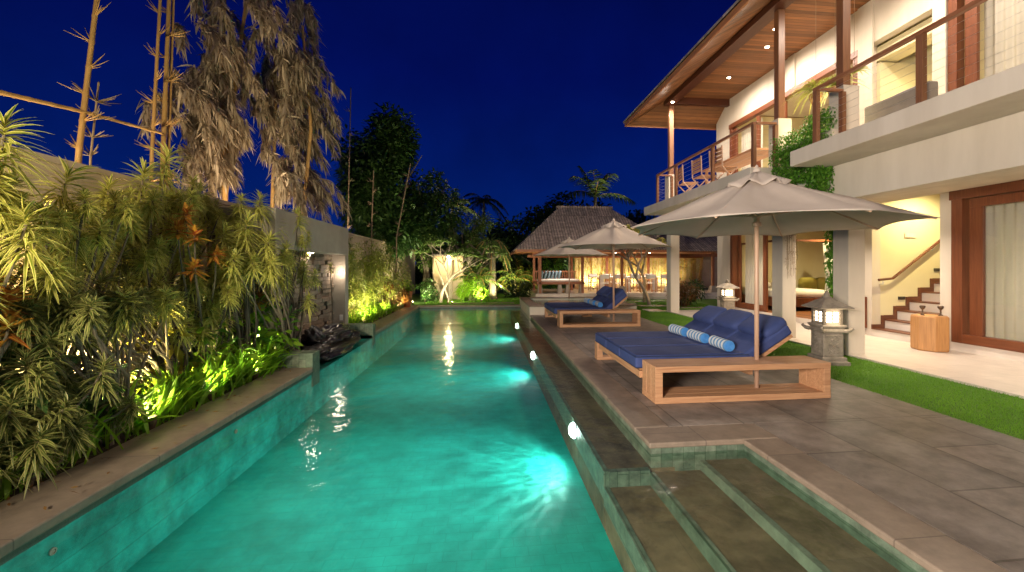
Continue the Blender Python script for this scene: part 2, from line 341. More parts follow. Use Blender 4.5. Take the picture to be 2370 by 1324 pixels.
def leafobj(name, chunks, mat, parent=None):
    V = []; F = []; U = []; A = []; o = 0
    for v, f, u, a in chunks:
        V.append(v); F.append(f + o); U.append(u); A.append(a); o += len(v)
    V = np.concatenate(V); F = np.concatenate(F); U = np.concatenate(U); A = np.concatenate(A)
    me = bpy.data.meshes.new(name); me.vertices.add(len(V)); me.vertices.foreach_set('co', V.astype(np.float32).ravel())
    me.loops.add(F.size); me.loops.foreach_set('vertex_index', F.astype(np.int32).ravel())
    me.polygons.add(len(F)); me.polygons.foreach_set('loop_start', np.arange(0, F.size, 4, dtype=np.int32))
    me.polygons.foreach_set('use_smooth', np.ones(len(F), bool))
    uvl = me.uv_layers.new(name='UVMap'); uvl.data.foreach_set('uv', U[F.ravel()].astype(np.float32).ravel())
    at = me.attributes.new('rnd', 'FLOAT', 'POINT'); at.data.foreach_set('value', A.astype(np.float32))
    me.update(); me.validate()
    ob = bpy.data.objects.new(name, me); COL.objects.link(ob); me.materials.append(M[mat])
    if parent: ob.parent = parent
    return ob
def sph(n, zmin=-1.0):
    d = RNG.normal(size=(n * 3, 3)); d /= np.linalg.norm(d, axis=1, keepdims=True); return d[d[:, 2] > zmin][:n]
def rosette(c, n=34, ln=0.3, w=0.035, axis=(0, 0, 1), droop=0.45, seg=3, h=0.16):
    """strap leaves spiralling off a short stem"""
    ax = np.array(axis, float); ax /= np.linalg.norm(ax)
    a = np.cross(ax, [0.3, 1, 0.1]); a /= np.linalg.norm(a); b = np.cross(ax, a)
    k = np.arange(n); th = k * 2.4 + RNG.normal(0, 0.15, n); f = k / n
    el = -0.25 + 1.35 * f ** 1.3 + RNG.normal(0, 0.08, n)
    d = (a[None] * np.cos(th)[:, None] + b[None] * np.sin(th)[:, None]) * np.cos(el)[:, None] + ax[None] * np.sin(el)[:, None]
    base = np.array(c)[None] + ax[None] * (h * (f - 0.6))[:, None]
    return leaves(base, d, ln * (0.75 + 0.35 * RNG.random(n)) * (1 - 0.25 * f), w, droop * (1 - 0.5 * f), seg)
def cloud(c, rad, n, ln, w, shell=0.5, droop=0.3, seg=2, cols=3, shape='oval', flat=0.3, lumps=9, outward=0.5):
    """leaves gathered into uneven clumps filling an ellipsoid"""
    c = np.array(c, float); rad = np.array(rad, float)
    lc = sph(lumps) * (0.45 + 0.4 * RNG.random(lumps))[:, None]; lr = 0.28 + 0.26 * RNG.random(lumps)
    i = RNG.integers(0, lumps, n); d = sph(n); i = i[:len(d)]; n = len(d)
    r = (shell + (1 - shell) * RNG.random(n)) ** 1.0
    p = lc[i] + d * (lr[i] * r)[:, None]
    dd = d * outward + sph(n)[:n] * (1 - outward) if len(sph(n)) >= n else d
    dd = d * outward + RNG.normal(0, 0.6, (n, 3)) * (1 - outward); dd[:, 2] *= (1 - flat)
    return leaves(c + p * rad, dd, ln * (0.6 + 0.7 * RNG.random(n)), w, droop, seg, cols, shape=shape)

# ------------------------------------------------------------------ lights
def lamp(kind, loc, power, col=(1, 0.8, 0.55), size=0.05, rot=None, cone=120, blend=0.6, parent=None, name='light', aim=None):
    d = bpy.data.lights.new(name, kind); d.energy = power; d.color = col
    if kind == 'AREA': d.size = size
    else: d.shadow_soft_size = size
    if kind == 'SPOT': d.spot_size = R(cone); d.spot_blend = blend
    o = bpy.data.objects.new(name, d); COL.objects.link(o); o.location = loc
    if aim is not None: o.rotation_euler = (Vector(aim) - Vector(loc)).to_track_quat('-Z', 'Y').to_euler()
    elif rot: o.rotation_euler = rot
    if parent: o.parent = parent
    return o
WARM = (1.0, 0.76, 0.50); SOFT = (1.0, 0.84, 0.68)

# ------------------------------------------------------------------ world: deep dusk blue
w = bpy.data.worlds.new("World"); sc.world = w; w.use_nodes = True; nt = w.node_tree; bg = nt.nodes['Background']
tc = N(nt, "ShaderNodeTexCoord"); sp = N(nt, "ShaderNodeSeparateXYZ"); L(nt, tc.outputs['Generated'], sp.inputs[0])
c_ = ramp(nt, sp.outputs[2], [(0.0, (0.0006, 0.0155, 0.125)), (0.22, (0.0006, 0.0085, 0.105)), (0.42, (0.0005, 0.0036, 0.075)), (0.75, (0.0005, 0.002, 0.04))])
sn = N(nt, "ShaderNodeTexNoise", Scale=2.5, Detail=6.0, Roughness=0.6); L(nt, tc.outputs['Generated'], sn.inputs['Vector'])
smr = N(nt, "ShaderNodeMapRange"); smr.inputs['From Min'].default_value = 0.3; smr.inputs['From Max'].default_value = 0.75; smr.inputs['To Min'].default_value = 0.82; smr.inputs['To Max'].default_value = 1.3; L(nt, sn.outputs[0], smr.inputs[0])
svm = N(nt, "ShaderNodeVectorMath", operation='SCALE'); L(nt, c_, svm.inputs[0]); L(nt, smr.outputs[0], svm.inputs['Scale']); L(nt, svm.outputs[0], bg.inputs[0]); bg.inputs[1].default_value = 1.0
sc.view_settings.view_transform = 'Standard'; sc.view_settings.look = 'None'; sc.view_settings.exposure = 0.15; sc.view_settings.gamma = 1
sc.cycles.use_denoising = True; sc.cycles.denoiser = 'OPENIMAGEDENOISE'
sc.cycles.max_bounces = 8; sc.cycles.diffuse_bounces = 4; sc.cycles.transparent_max_bounces = 12; sc.cycles.sample_clamp_indirect = 4.0
sc.cycles.caustics_reflective = False; sc.cycles.caustics_refractive = False
# ================================================================== SETTING
WZ = -0.10
g = MB()
for a, b in (((-250, -60), (-4.3, 400)), ((4.6, -60), (250, 400)), ((-4.3, 16.3), (4.6, 400)), ((-4.3, -60), (4.6, -3.2))):
    g.box((a[0], a[1], -0.4), (b[0], b[1], -0.07))
tag(g.build('ground', 'ground'), kind='structure')
# pool basin
FZ = -0.72
struct('pool_floor', 'pool_floor', [((-2.7, -3.1, FZ - 0.1), (1.0, 16.1, FZ))])
pw_ = MB().box((-2.9, -3.1, FZ), (-2.62, 6.36, -0.06)).box((-2.9, 6.36, FZ), (-2.62, 9.62, WZ - 0.035)).box((-2.9, 9.62, FZ), (-2.62, 16.1, -0.06))
pw_.box((-2.62, 16.1, FZ), (1.4, 16.35, -0.06)).box((-2.62, -3.2, FZ), (1.0, -3.0, -0.06))
tag(pw_.build('pool_wall', 'pool_tile'), kind='structure')
m = MB().box((1.0, 3.32, FZ), (1.62, 16.1, -0.22)).box((1.0, -3.1, FZ), (1.4, 3.3, -0.345))
tag(m.build('pool_ledge', 'ledge_stone'), kind='structure')
m = MB().box((1.403, -3.1, FZ), (1.85, 3.3, -0.245)).box((1.853, -3.1, FZ), (2.4, 3.3, -0.165))
tag(m.build('pool_steps', 'ledge_stone'), kind='structure')
m = MB().box((0.985, 3.3, -0.45), (1.03, 16.1, -0.216)).box((0.985, -3.1, -0.5), (1.03, 3.3, -0.341)).box((1.385, -3.1, -0.38), (1.43, 3.3, -0.241)).box((1.835, -3.1, -0.24), (1.88, 3.3, -0.161)).box((1.03, 3.285, -0.4), (1.385, 3.34, -0.217))
tag(m.build('pool_step_edge', 'green_stone'), kind='structure')
m = MB().box((1.41, 3.601, -0.22), (1.62, 16.0, -0.052)).box((1.41, 3.325, -0.3), (2.2585, 3.6, -0.052)).box((2.26, -3.1, -0.3), (2.5, 3.325, -0.052))
tag(m.build('pool_waterline_wall', 'green_stone'), kind='structure')
# fountain pond floor (niche)
struct('pond_floor', 'green_stone', [((-3.95, 6.6, -0.5), (-2.9, 9.6, -0.3))])
me = MB().add([(-2.62, -3, WZ), (1.4, -3, WZ), (1.4, 16.1, WZ), (-2.62, 16.1, WZ), (1.4, -3, WZ), (2.26, -3, WZ), (2.26, 3.33, WZ), (1.4, 3.33, WZ), (-3.9, 6.6, WZ), (-2.62, 6.6, WZ), (-2.62, 9.6, WZ), (-3.9, 9.6, WZ)], [(0, 1, 2, 3), (4, 5, 6, 7), (8, 9, 10, 11)])
tag(me.build('pool_water', 'water'), kind='structure')
m = MB().box((-2.68, -3.1, -0.112), (-2.612, 6.36, -0.068)).box((-2.68, 9.63, -0.112), (-2.612, 16.09, -0.068)).box((-2.61, 16.085, -0.112), (1.38, 16.2, -0.068))
tag(m.build('pool_waterline', 'waterline'), kind='structure')
# copings
CW = 0.34
m = MB().box((1.39, 3.31 + CW, -0.05), (1.39 + CW, 16.1, 0.0)).box((1.39, 3.31, -0.05), (2.24 + CW, 3.307 + CW, 0.0)).box((2.24, -3, -0.05), (2.24 + CW, 3.305, 0.0))
m.box((-3.1, -3, -0.07), (-2.6, 6.36, 0.0)).box((-3.1, 9.7, -0.07), (-2.6, 16.1, 0.0)).box((-3.1, 16.104, -0.07), (1.72, 16.5, 0.0))
tag(m.build('pool_coping', 'coping', bevel=0.012), kind='structure')
struct('pool_deck', 'deck', [((1.734, 3.654, -0.4), (4.67, 12.74, -0.003)), ((2.584, -3, -0.4), (4.67, 3.65, -0.003)), ((1.734, 12.75, -0.4), (1.76, 17.2, -0.003)), ((4.3, 12.744, -0.4), (4.67, 14.2, -0.003))])
struct('flower_bed', 'soil', [((-4.2, -3, -0.4), (-3.103, 6.5, -0.02)), ((-4.2, 9.75, -0.4), (-3.103, 19.0, -0.02))])
struct('terrace', 'terrace_tile', [((6.17, -3, -0.4), (8.37, 13.5, 0.02)), ((5.6, 13.3, -0.4), (6.165, 14.0, 0.015))])
struct('stepping_stones', 'coping', [((5.0, 7.2, -0.05), (5.6, 7.9, 0.012)), ((5.3, 8.6, -0.05), (6.1, 9.2, 0.012)), ((4.75, 16.2, -0.05), (6.3, 16.6, 0.012)), ((6.0, 15.0, -0.05), (7.6, 15.5, 0.012)), ((-1.4, 17.0, -0.05), (1.2, 17.35, 0.012)), ((4.7, 17.3, -0.05), (8.2, 17.6, 0.012)), ((7.2, 14.2, -0.05), (8.2, 14.6, 0.012))], 0.01)
struct('lawn', 'lawn_base', [((4.674, -3, -0.2), (6.166, 14.0, -0.012)), ((4.674, 14.004, -0.2), (12, 19, -0.012)), ((-4.19, 16.504, -0.2), (1.73, 24, -0.014))])
def grass(name, x0, x1, y0, y1, n, h, wd):
    b = np.zeros((n, 3)); b[:, 0] = x0 + (x1 - x0) * RNG.random(n); b[:, 1] = y0 + (y1 - y0) * RNG.random(n) ** 1.3; b[:, 2] = -0.014
    d = RNG.normal(0, 0.45, (n, 3)); d[:, 2] = 1
    v_, f_, u_, a_ = leaves(b, d, h * (0.5 + 0.9 * RNG.random(n)), wd, 0.15, 1, 2, shape='tri')
    pt = 0.5 + 0.28 * np.sin(v_[:, 0] * 5.1 + np.sin(v_[:, 1] * 2.3) * 2) + 0.25 * np.sin(v_[:, 1] * 3.7 + v_[:, 0] * 2.2)
    return v_, f_, u_, np.clip(0.6 * pt + 0.4 * a_, 0, 1)
tag(leafobj('grass', [grass('g', 4.635, 6.195, 1.5, 14, 80000, 0.035, 0.006), grass('g', 4.66, 9, 14, 18.3, 16000, 0.05, 0.014), grass('g', -2.6, 2.2, 16.5, 20, 9000, 0.05, 0.016)], 'grass_blade'),
    'short green lawn grass between deck and terrace', 'grass', kind='stuff')

# plunge pool (raised)
pp = thing('plunge_pool', 'raised square plunge pool with pale stone sides behind the far daybed', 'plunge pool', (1.38, 12.72, 0))
def rel(bx, o): return [tuple((b[i][j] - o[j]) for j in range(3)) for b in [bx] for i in (0, 1)]
O = (1.38, 12.72, 0)
m = MB()
for a, b in (((1.38, 12.72, -0.3), (4.9, 13.07, 0.25)), ((1.38, 13.07, -0.3), (1.7, 16.5, 0.25)), ((4.55, 13.07, -0.3), (4.9, 16.5, 0.25)), ((1.7, 16.2, -0.3), (4.55, 16.5, 0.25))):
    m.box(tuple(a[i] - O[i] for i in range(3)), tuple(b[i] - O[i] for i in range(3)))
m.build('wall', 'plaster', pp)
m = MB()
for a, b in (((1.36, 12.70, 0.25), (4.92, 13.1, 0.29)), ((1.36, 13.1, 0.25), (1.73, 16.52, 0.29)), ((4.52, 13.1, 0.25), (4.92, 16.52, 0.29)), ((1.73, 16.17, 0.25), (4.52, 16.52, 0.29))):
    m.box(tuple(a[i] - O[i] for i in range(3)), tuple(b[i] - O[i] for i in range(3)))
m.build('rim', 'coping', pp, bevel=0.01)
MB().box((0.325, 0.355, -0.3), (3.165, 3.47, -0.25)).build('basin', 'pool_floor', pp)
MB().add([(0.32, 0.35, 0.2), (3.17, 0.35, 0.2), (3.17, 3.48, 0.2), (0.32, 3.48, 0.2)], [(0, 1, 2, 3)]).build('water_surface', 'water', pp)
MB().lathe((1.3, 1.9, -0.25), [(0.05, 0), (0.05, 0.46), (0.42, 0.46), (0.42, 0.52)], 20).build('bar_table', 'teak', pp)
lamp('POINT', (1.2, 1.0, -0.05), 14, (0.9, 1, 0.95), 0.05, parent=pp, name='plunge_light')

# ================================================================== HOUSE
H = thing('house', 'two storey cream plaster villa with red timber posts and deep wooden eaves beside the pool', 'house', (8.37, 8, 0))
H['hx'] = 0
class HP:                     # house part in world coordinates
    pass
def hp(name, mat, boxes, bevel=0, parent=None, label=None):
    m = MB()
    for b in boxes: m.box(b[0], b[1])
    return hm(m, name, mat, bevel, parent, label)
def hm(m, name, mat, bevel=0, parent=None, label=None):
    m.v = [(x - 8.37, y - 8, z) for x, y, z in m.v]
    return m.build(name, mat, parent or H, bevel, label=label)
X = 8.37
hp('ground_floor_wall', 'plaster', [((X, 13.02, 0.0), (X + 0.2, 13.84, 3.3)), ((X, 7.95, 0.02), (X + 0.2, 8.24, 3.3)), ((X, 6.43, 0.02), (X + 0.2, 6.63, 3.3)), ((X + 0.2, 13.64, 0), (13, 13.84, 3.3)), ((X, -3, 2.83), (X + 0.2, 6.43, 3.3)), ((X, 8.24, 2.83), (X + 0.2, 13.02, 3.3)), ((X, -3, 0), (X + 0.2, 2.2, 2.83)), ((13, -3, 0), (13.2, 13.84, 3.3))])
hp('entrance_step', 'marble', [((X - 0.001, -3, 0.02), (13, 7.95, 0.165)), ((X - 0.001, 7.95, 0.02), (13, 13.5, 0.16))])
hp('bedroom_floor', 'floor_wood', [((X + 0.03, 8.26, 0.16), (12.9, 13.6, 0.172))])
hp('bedroom_wall', 'plaster_in', [((X + 0.2, 13.55, 0.17), (12.9, 13.638, 2.9)), ((12.9, 8.2, 0.17), (12.99, 13.55, 2.9)), ((X + 0.2, 8.1, 0.17), (12.9, 8.2, 2.9))])
hp('stair_wall', 'plaster_in', [((X + 0.2, 7.951, 0.17), (12.4, 8.1, 6.0)), ((12.3, 6.5, 0.17), (12.4, 7.951, 6.0))])
hp('stair_side_wall', 'plaster_in', [((X + 0.2, 6.45, 0.17), (12.3, 6.6, 6.0))])
hp('ceiling', 'plaster', [((6.46, -3, 2.875), (X, 13.3, 3.29)), ((X + 0.2, 8.2, 2.875), (12.9, 13.6, 3.29)), ((X + 0.2, -3, 2.875), (12.9, 6.45, 3.29))])
hp('beam', 'plaster', [((6.14, -3, 2.68), (6.455, 13.3, 3.3))])
for (x, y) in ((6.14, 6.25), (6.2, 7.86), (6.2, 13.0)):
    hp('pillar', 'plaster', [((x, y, 0.0), (x + 0.31, y + 0.31, 2.679))], 0.008)
hp('balcony_slab', 'plaster', [((5.38, -3, 3.3), (6.139, 6.64, 3.565))], 0.01)
hp('balcony_slab', 'plaster', [((5.38, 7.72, 3.3), (6.139, 13.3, 3.565))], 0.01)
hp('upper_floor', 'plaster', [((6.141, -3, 3.302), (13.2, 13.3, 3.56)), ((X, 13.3, 3.302), (13.2, 13.9, 3.56))])
# upper storey walls
hp('upper_wall', 'plaster', [((X, 13.06, 3.56), (X + 0.2, 13.9, 7.33)), ((X, 8.25, 6.42), (X + 0.2, 13.06, 7.33)), ((X, 8.03, 3.56), (X + 0.2, 8.25, 7.33)), ((X, 6.5, 6.4), (X + 0.2, 8.03, 7.33)), ((X, -3, 6.5), (X + 0.2, 6.5, 7.33)), ((X, -3, 3.56), (X + 0.2, 1.5, 6.5)), ((X + 0.2, 13.7, 3.56), (13.2, 13.9, 7.33)), ((13, -3, 3.56), (13.2, 13.7, 7.33))])
hp('upper_wall_pilaster', 'plaster', [((X - 0.05, 7.9, 3.56), (X - 0.002, 8.24, 7.32)), ((X - 0.05, 6.5, 3.56), (X - 0.002, 6.72, 7.32)), ((X - 0.05, 10.1, 6.43), (X - 0.002, 10.35, 7.32))])
hp('upper_room_wall', 'plaster_in', [((11.6, 8.3, 3.56), (11.7, 13.69, 7.0)), ((X + 0.2, 13.6, 3.56), (11.6, 13.69, 7.0)), ((X + 0.2, 8.2, 3.56), (11.6, 8.3, 7.0)), ((9.7, 1.5, 3.56), (9.8, 8.2, 7.0)), ((X + 0.2, 6.4, 3.56), (9.7, 6.5, 7.0)), ((X + 0.2, 1.4, 3.56), (9.8, 1.5, 7.0))])
hp('upper_ceiling', 'plaster', [((X + 0.2, 1.5, 7.0), (12.9, 13.69, 7.1))])
hp('alcove_lintel', 'plaster_in', [((X + 0.2, 6.5, 6.05), (9.0, 8.2, 6.35))])
# plinths and timber posts
for (y, z0, top) in ((13.06, 3.565, 4.68), (7.93, 3.565, 4.68), (6.37, 3.565, 4.68)):
    hp('plinth', 'plaster', [((6.16, y, 3.562), (6.47, y + 0.3, 4.68))], 0.01)
    hp('timber_post', 'post_wood', [((6.23, y + 0.08, 4.68), (6.38, y + 0.22, 7.05))], 0.006)
# roof -----------------------------------------------------------------
hp('eave_beam', 'beam_wood', [((6.07, -3, 7.05), (6.385, 13.25, 7.325)), ((6.385, 13.10, 7.10), (8.6, 13.25, 7.325))])
hp('soffit', 'board_ceiling', [((6.40, -3, 7.331), (8.7, 13.1, 7.37))])
def slope_panel(name, mat, p):     # four top corners, thickness down
    m = MB(); q = [(x, y, z + 0.03) for x, y, z in p]
    m.add(list(p) + q, [(3, 2, 1, 0), (4, 5, 6, 7), (0, 1, 5, 4), (1, 2, 6, 5), (2, 3, 7, 6), (3, 0, 4, 7)]); return hm(m, name, mat)
slope_panel('soffit', 'board_ceiling', [(5.02, -3, 6.62), (6.3, -3, 7.335), (6.3, 13.15, 7.335), (5.02, 14.06, 6.62)])
slope_panel('soffit', 'board_ceiling', [(5.02, 14.06, 6.62), (6.3, 13.15, 7.335), (13, 13.15, 7.335), (13, 14.06, 6.62)])
hp('fascia', 'eave_wood', [((4.98, -3, 6.60), (5.02, 14.1, 6.74)), ((5.02, 14.06, 6.60), (13.2, 14.1, 6.74))])
m = MB().add([(4.94, -3, 6.74), (4.94, 14.14, 6.74), (9, 11.5, 9.1), (9, -3, 9.1), (13.4, 14.14, 6.74), (13.4, -3, 6.74), (4.94, -3, 6.80), (4.94, 14.14, 6.80), (9, 11.5, 9.16), (9, -3, 9.16), (13.4, 14.14, 6.80), (13.4, -3, 6.80)],
             [(0, 1, 2, 3), (1, 4, 2), (3, 2, 4, 5), (9, 8, 7, 6), (8, 10, 7), (11, 10, 8, 9), (6, 7, 1, 0), (7, 10, 4, 1)])
hm(m, 'roof', 'shingle')
# railings ---------------------------------------------------------------
def railing(pts_posts, path, cab):
    """path: list of (x,y) corners"""
    m = MB()
    for (a, b) in zip(path[:-1], path[1:]):
        x0, x1 = sorted((a[0], b[0])); y0, y1 = sorted((a[1], b[1]))
        if x1 - x0 < 0.01: m.box((x0 - 0.035, y0 - 0.0, 4.425), (x0 + 0.035, y1, 4.475))
        else: m.box((x0 + 0.036, y0 - 0.03, 4.427), (x1, y0 + 0.03, 4.471))
    r = hm(m, 'railing', 'rail_wood', 0.005)
    for (x, y) in pts_posts: hp('baluster', 'post_wood', [((x - 0.035, y - 0.04, 3.566), (x + 0.035, y + 0.04, 4.424))], 0.004, r)
    for i in range(cab):
        z = 3.68 + i * 0.108; m = MB()
        for (a, b) in zip(path[:-1], path[1:]): m.tube([(a[0], a[1], z), (b[0], b[1], z)], 0.002, 5)
        hm(m, 'cable', 'steel', 0, r)
    for ch in [o for o in bpy.data.objects if o.parent == r]: ch.location = (0, 0, 0)
railing([(5.43, 12.3), (5.43, 11.05), (5.43, 9.17), (5.43, 7.68), (5.9, 12.3), (5.9, 7.68)], [(5.9, 12.3), (5.43, 12.34), (5.43, 7.66), (5.9, 7.68)], 7)
railing([(5.43, 6.12), (5.43, 4.51), (5.43, 2.9), (5.43, 1.3), (5.9, 6.12)], [(5.9, 6.12), (5.43, 6.16), (5.43, -2)], 7)
# doors ------------------------------------------------------------------
def frame_h(name, y0, y1, z0, z1, t=0.12, x=X - 0.03, label=None, sill=0.12):
    f = hp(name, 'frame_wood', [((x, y0, z0), (x + 0.16, y0 + t, z1)), ((x, y1 - t, z0), (x + 0.16, y1, z1)), ((x - 0.02, y0 - 0.02, z1 - 0.004), (x + 0.17, y1 + 0.02, z1 + t * 1.1))], 0.006, label=label)
    if sill: hp('sill', 'frame_wood_y', [((x, y0 + t, z0), (x + 0.15, y1 - t, z0 + sill))], 0.006, f)
    return f
f = frame_h('sliding_door', 2.2, 6.43, 0.17, 2.72, 0.17, label='wide timber framed glass door behind pale curtains', sill=0.16)
hp('sash', 'frame_wood', [((X + 0.02, 6.0, 0.33), (X + 0.08, 6.19, 2.55)), ((X + 0.02, 2.45, 2.55), (X + 0.08, 6.19, 2.70))], 0.005, f)
hp('glass', 'glass', [((X + 0.045, 2.45, 0.33), (X + 0.052, 6.0, 2.55))], 0, f)
f = frame_h('bedroom_door', 8.26, 13.02, 0.17, 2.70, 0.14, sill=0)
hp('sash', 'frame_wood', [((X + 0.0, 11.28, 0.18), (X + 0.07, 11.42, 2.7)), ((X + 0.0, 12.55, 0.18), (X + 0.07, 12.70, 2.7)), ((X, 11.42, 0.18), (X + 0.07, 12.55, 0.36))], 0.005, f)
f = frame_h('upper_door', 8.25, 13.06, 3.56, 6.27, 0.13, sill=0)
hp('sash', 'frame_wood', [((X + 0.0, 11.6, 3.57), (X + 0.07, 11.72, 6.2)), ((X + 0.0, 10.5, 3.57), (X + 0.07, 10.62, 6.2)), ((X + 0.0, 12.72, 3.57), (X + 0.07, 12.9, 6.2))], 0.005, f)
f = frame_h('upper_door', 1.6, 6.48, 3.56, 6.40, 0.14, sill=0)
hp('sash', 'frame_wood', [((X + 0.02, 6.08, 3.57), (X + 0.08, 6.26, 6.4))], 0.005, f)
hp('side_panel', 'frame_wood', [((X - 0.02, 8.06, 0.17), (X - 0.002, 8.22, 0.86))], 0.004)
# stairs -----------------------------------------------------------------
ri = []; tr = []; sk = []
for i in range(12):
    z = 0.17 + 0.2 * i; x = 8.38 + 0.30 * i
    if x > 12.0: break
    ri.append(((x + 0.301 if i == 0 else x + 0.3, 6.605, z), (x + 0.33, 7.948, z + 0.18)))
    tr.append(((x + 0.28, 6.605, z + 0.18), (x + 0.62, 7.948, z + 0.2)))
    sk.append(((x - 0.03, 7.925, z), (x + 0.275, 7.949, z + 0.1))); sk.append(((x + 0.2, 7.925, z + 0.1), (x + 0.275, 7.9495, z + 0.295)))
st = hp('staircase', 'marble', ri)
hp('tread', 'stair_wood', tr, 0, st); hp('skirting', 'stair_wood', sk, 0, st)
hp('tread', 'stair_wood', [((X - 0.02, 6.64, 0.17), (8.68, 7.92, 0.185))], 0, st)
m = MB().tube([(8.45, 7.87, 1.24), (8.78, 7.87, 1.27), (10.05, 7.87, 2.18), (11.6, 7.87, 3.2)], 0.028, 8)
hr = hm(m, 'handrail', 'stair_wood')
m = MB().tube([(8.55, 7.87, 1.21), (8.55, 7.87, 1.15), (8.55, 7.95, 1.15)], 0.01, 6); hm(m, 'bracket', 'steel', 0, hr); m = MB().tube([(9.75, 7.87, 1.93), (9.75, 7.87, 1.88), (9.75, 7.95, 1.88)], 0.01, 6)
hm(m, 'bracket', 'steel', 0, hr)
hp('step_light', 'switch_dark', [((9.0, 7.935, 0.80), (9.16, 7.9505, 0.87))]); hp('step_light', 'switch_dark', [((9.88, 7.935, 1.42), (10.04, 7.9505, 1.49))])
hp('wall_box', 'plaster', [((9.15, 7.93, 2.17), (9.42, 7.9505, 2.26))])
for o in [o for o in bpy.data.objects if o.parent and o.parent.parent and o.parent.parent == H]:
    pass
# curtains ---------------------------------------------------------------
def curtain(name, label, x, y0, y1, z0, z1, amp=0.03, wl=0.13):
    t = []; fs = []; n = int((y1 - y0) / 0.02) + 2
    for i in range(n):
        y = y0 + (y1 - y0) * i / (n - 1); a = math.sin(y * 2 * math.pi / wl + math.sin(y * 5) * 1.3) * amp + math.sin(y * 11) * amp * 0.4
        t += [(x + a * 1.1, y, z0), (x + a * 0.8, y, (z0 + z1) / 2), (x + a * 0.55, y, z1)]
    for i in range(n - 1):
        for j in range(2): fs.append((i * 3 + j, i * 3 + 3 + j, i * 3 + 4 + j, i * 3 + 1 + j))
    o = MB().add(t, fs).build(name, 'curtain', smooth=True)
    return tag(o, label, 'curtain', 'sheer curtains inside the villa doors')
curtain('curtain', 'sheer pale curtain filling the big ground floor glass door', 8.62, 2.3, 6.15, 0.2, 2.8)
curtain('curtain', 'gathered cream curtain behind the bedroom door left of the umbrella pole', 8.62, 11.7, 12.6, 0.2, 2.8)
curtain('curtain', 'grey striped curtain in the upper door at the top right', 8.62, 5.6, 6.15, 3.6, 6.4)
curtain('curtain', 'cream curtain in the upper bedroom door above the near umbrella', 8.62, 11.75, 12.8, 3.6, 6.2)
# downlights ---------------------------------------------------------------
def downlight(x, y, z, power, label, grp, cone=176, r=0.045, col=SOFT, mat='lamp_warm', blend=0.8):
    t = thing('ceiling_light', label, 'ceiling light', (x, y, z), group=grp)
    MB().lathe((0, 0, 0), [(r + 0.02, -0.012), (r + 0.02, -0.001), (r, -0.001)], 16).build('rim', 'white_paint', t)
    MB().lathe((0, 0, 0), [(r, -0.016), (r, -0.012)], 16).build('bulb', mat, t)
    lamp('SPOT', (0, 0, -0.03), power, col, 0.05, (0, 0, 0), cone, blend, t)
    return t
EV = 'round downlights in the timber eave'
for (x, y), nm in zip(((6.95, 14.0), (7.39, 11.6), (7.37, 9.89), (7.01, 9.12), (7.2, 6.6), (7.2, 4.6)  ), ('at the far end of the eave by the corner post', 'lowest in the flat eave, right of the corner post', 'just left of the middle timber post', 'hugging the middle timber post near the top', '', '')):
    if y > 13: x, y, z = 6.15, 12.75, 7.0
    else: z = 7.33
    downlight(x, y, z, 380, 'bright round eave downlight ' + (nm or 'further along the balcony above the picture'), EV)
CV = 'recessed lights in the ground floor terrace ceiling'
for y in (11.4, 9.0, 7.1, 4.6, 2.0):
    downlight(7.35, y, 2.873, 270, 'recessed terrace ceiling light near the wall', CV, 125)
# interior lights
downlight(10.4, 11.0, 2.872, 330, 'bedroom ceiling light behind the timber door', 'interior lights', 170, 0.06, (1, 0.80, 0.42))
downlight(9.3, 7.2, 3.30, 330, 'stairwell light above the steps', 'interior lights', 170, 0.06, (1, 0.82, 0.40))
downlight(10.0, 11.0, 6.99, 330, 'upper bedroom ceiling light', 'interior lights', 170, 0.06, (1, 0.82, 0.55))
downlight(9.1, 7.2, 6.0, 60, 'alcove ceiling light above the sofa', 'interior lights', 170, 0.06, (1, 0.82, 0.42))
downlight(9.2, 4.0, 6.98, 45, 'upper lounge ceiling light', 'interior lights', 170, 0.06, (1, 0.82, 0.42))
downlight(9.8, 4.2, 2.872, 420, 'lounge ceiling light behind the curtains', 'interior lights', 170, 0.06, (1, 0.84, 0.6))
# upstairs furniture -------------------------------------------------------
y0 = XP(2150, 187, 6.8)[1]; y1 = XP(1998, 245, 6.8)[1]
t = thing('sofa', 'grey fabric sofa seen from behind on the upper balcony', 'sofa', (6.8, (y0 + y1) / 2, 3.56))
hw = (y1 - y0) / 2
part('backrest', 'sofa_grey', t, [((0, -hw, 0.1), (0.18, hw, 0.84))], 0.03); part('seat', 'sofa_grey', t, [((0.18, -hw + 0.16, 0.1), (0.9, hw - 0.16, 0.42))], 0.03)
part('armrest', 'sofa_grey', t, [((0.18, -hw, 0.1), (0.9, -hw + 0.15, 0.6))], 0.03); part('armrest', 'sofa_grey', t, [((0.18, hw - 0.15, 0.1), (0.9, hw, 0.6))], 0.03)
m = MB(); cushion(m, (0.2, hw - 0.85, 0.42), (0.42, hw - 0.2, 0.95)); m.build('cushion', 'sofa_grey', t, smooth=True)
t = thing('balcony_table', 'long timber table on the far balcony', 'table', (6.6, 9.9, 3.56))
part('tabletop', 'teak_y', t, [((-0.4, -1.1, 0.70), (0.4, 1.1, 0.75))], 0.006)
for a in (-0.33, 0.33):
    for b in (-1.0, 1.0): part('leg', 'teak', t, [((a - 0.03, b - 0.03, 0), (a + 0.03, b + 0.03, 0.7))])
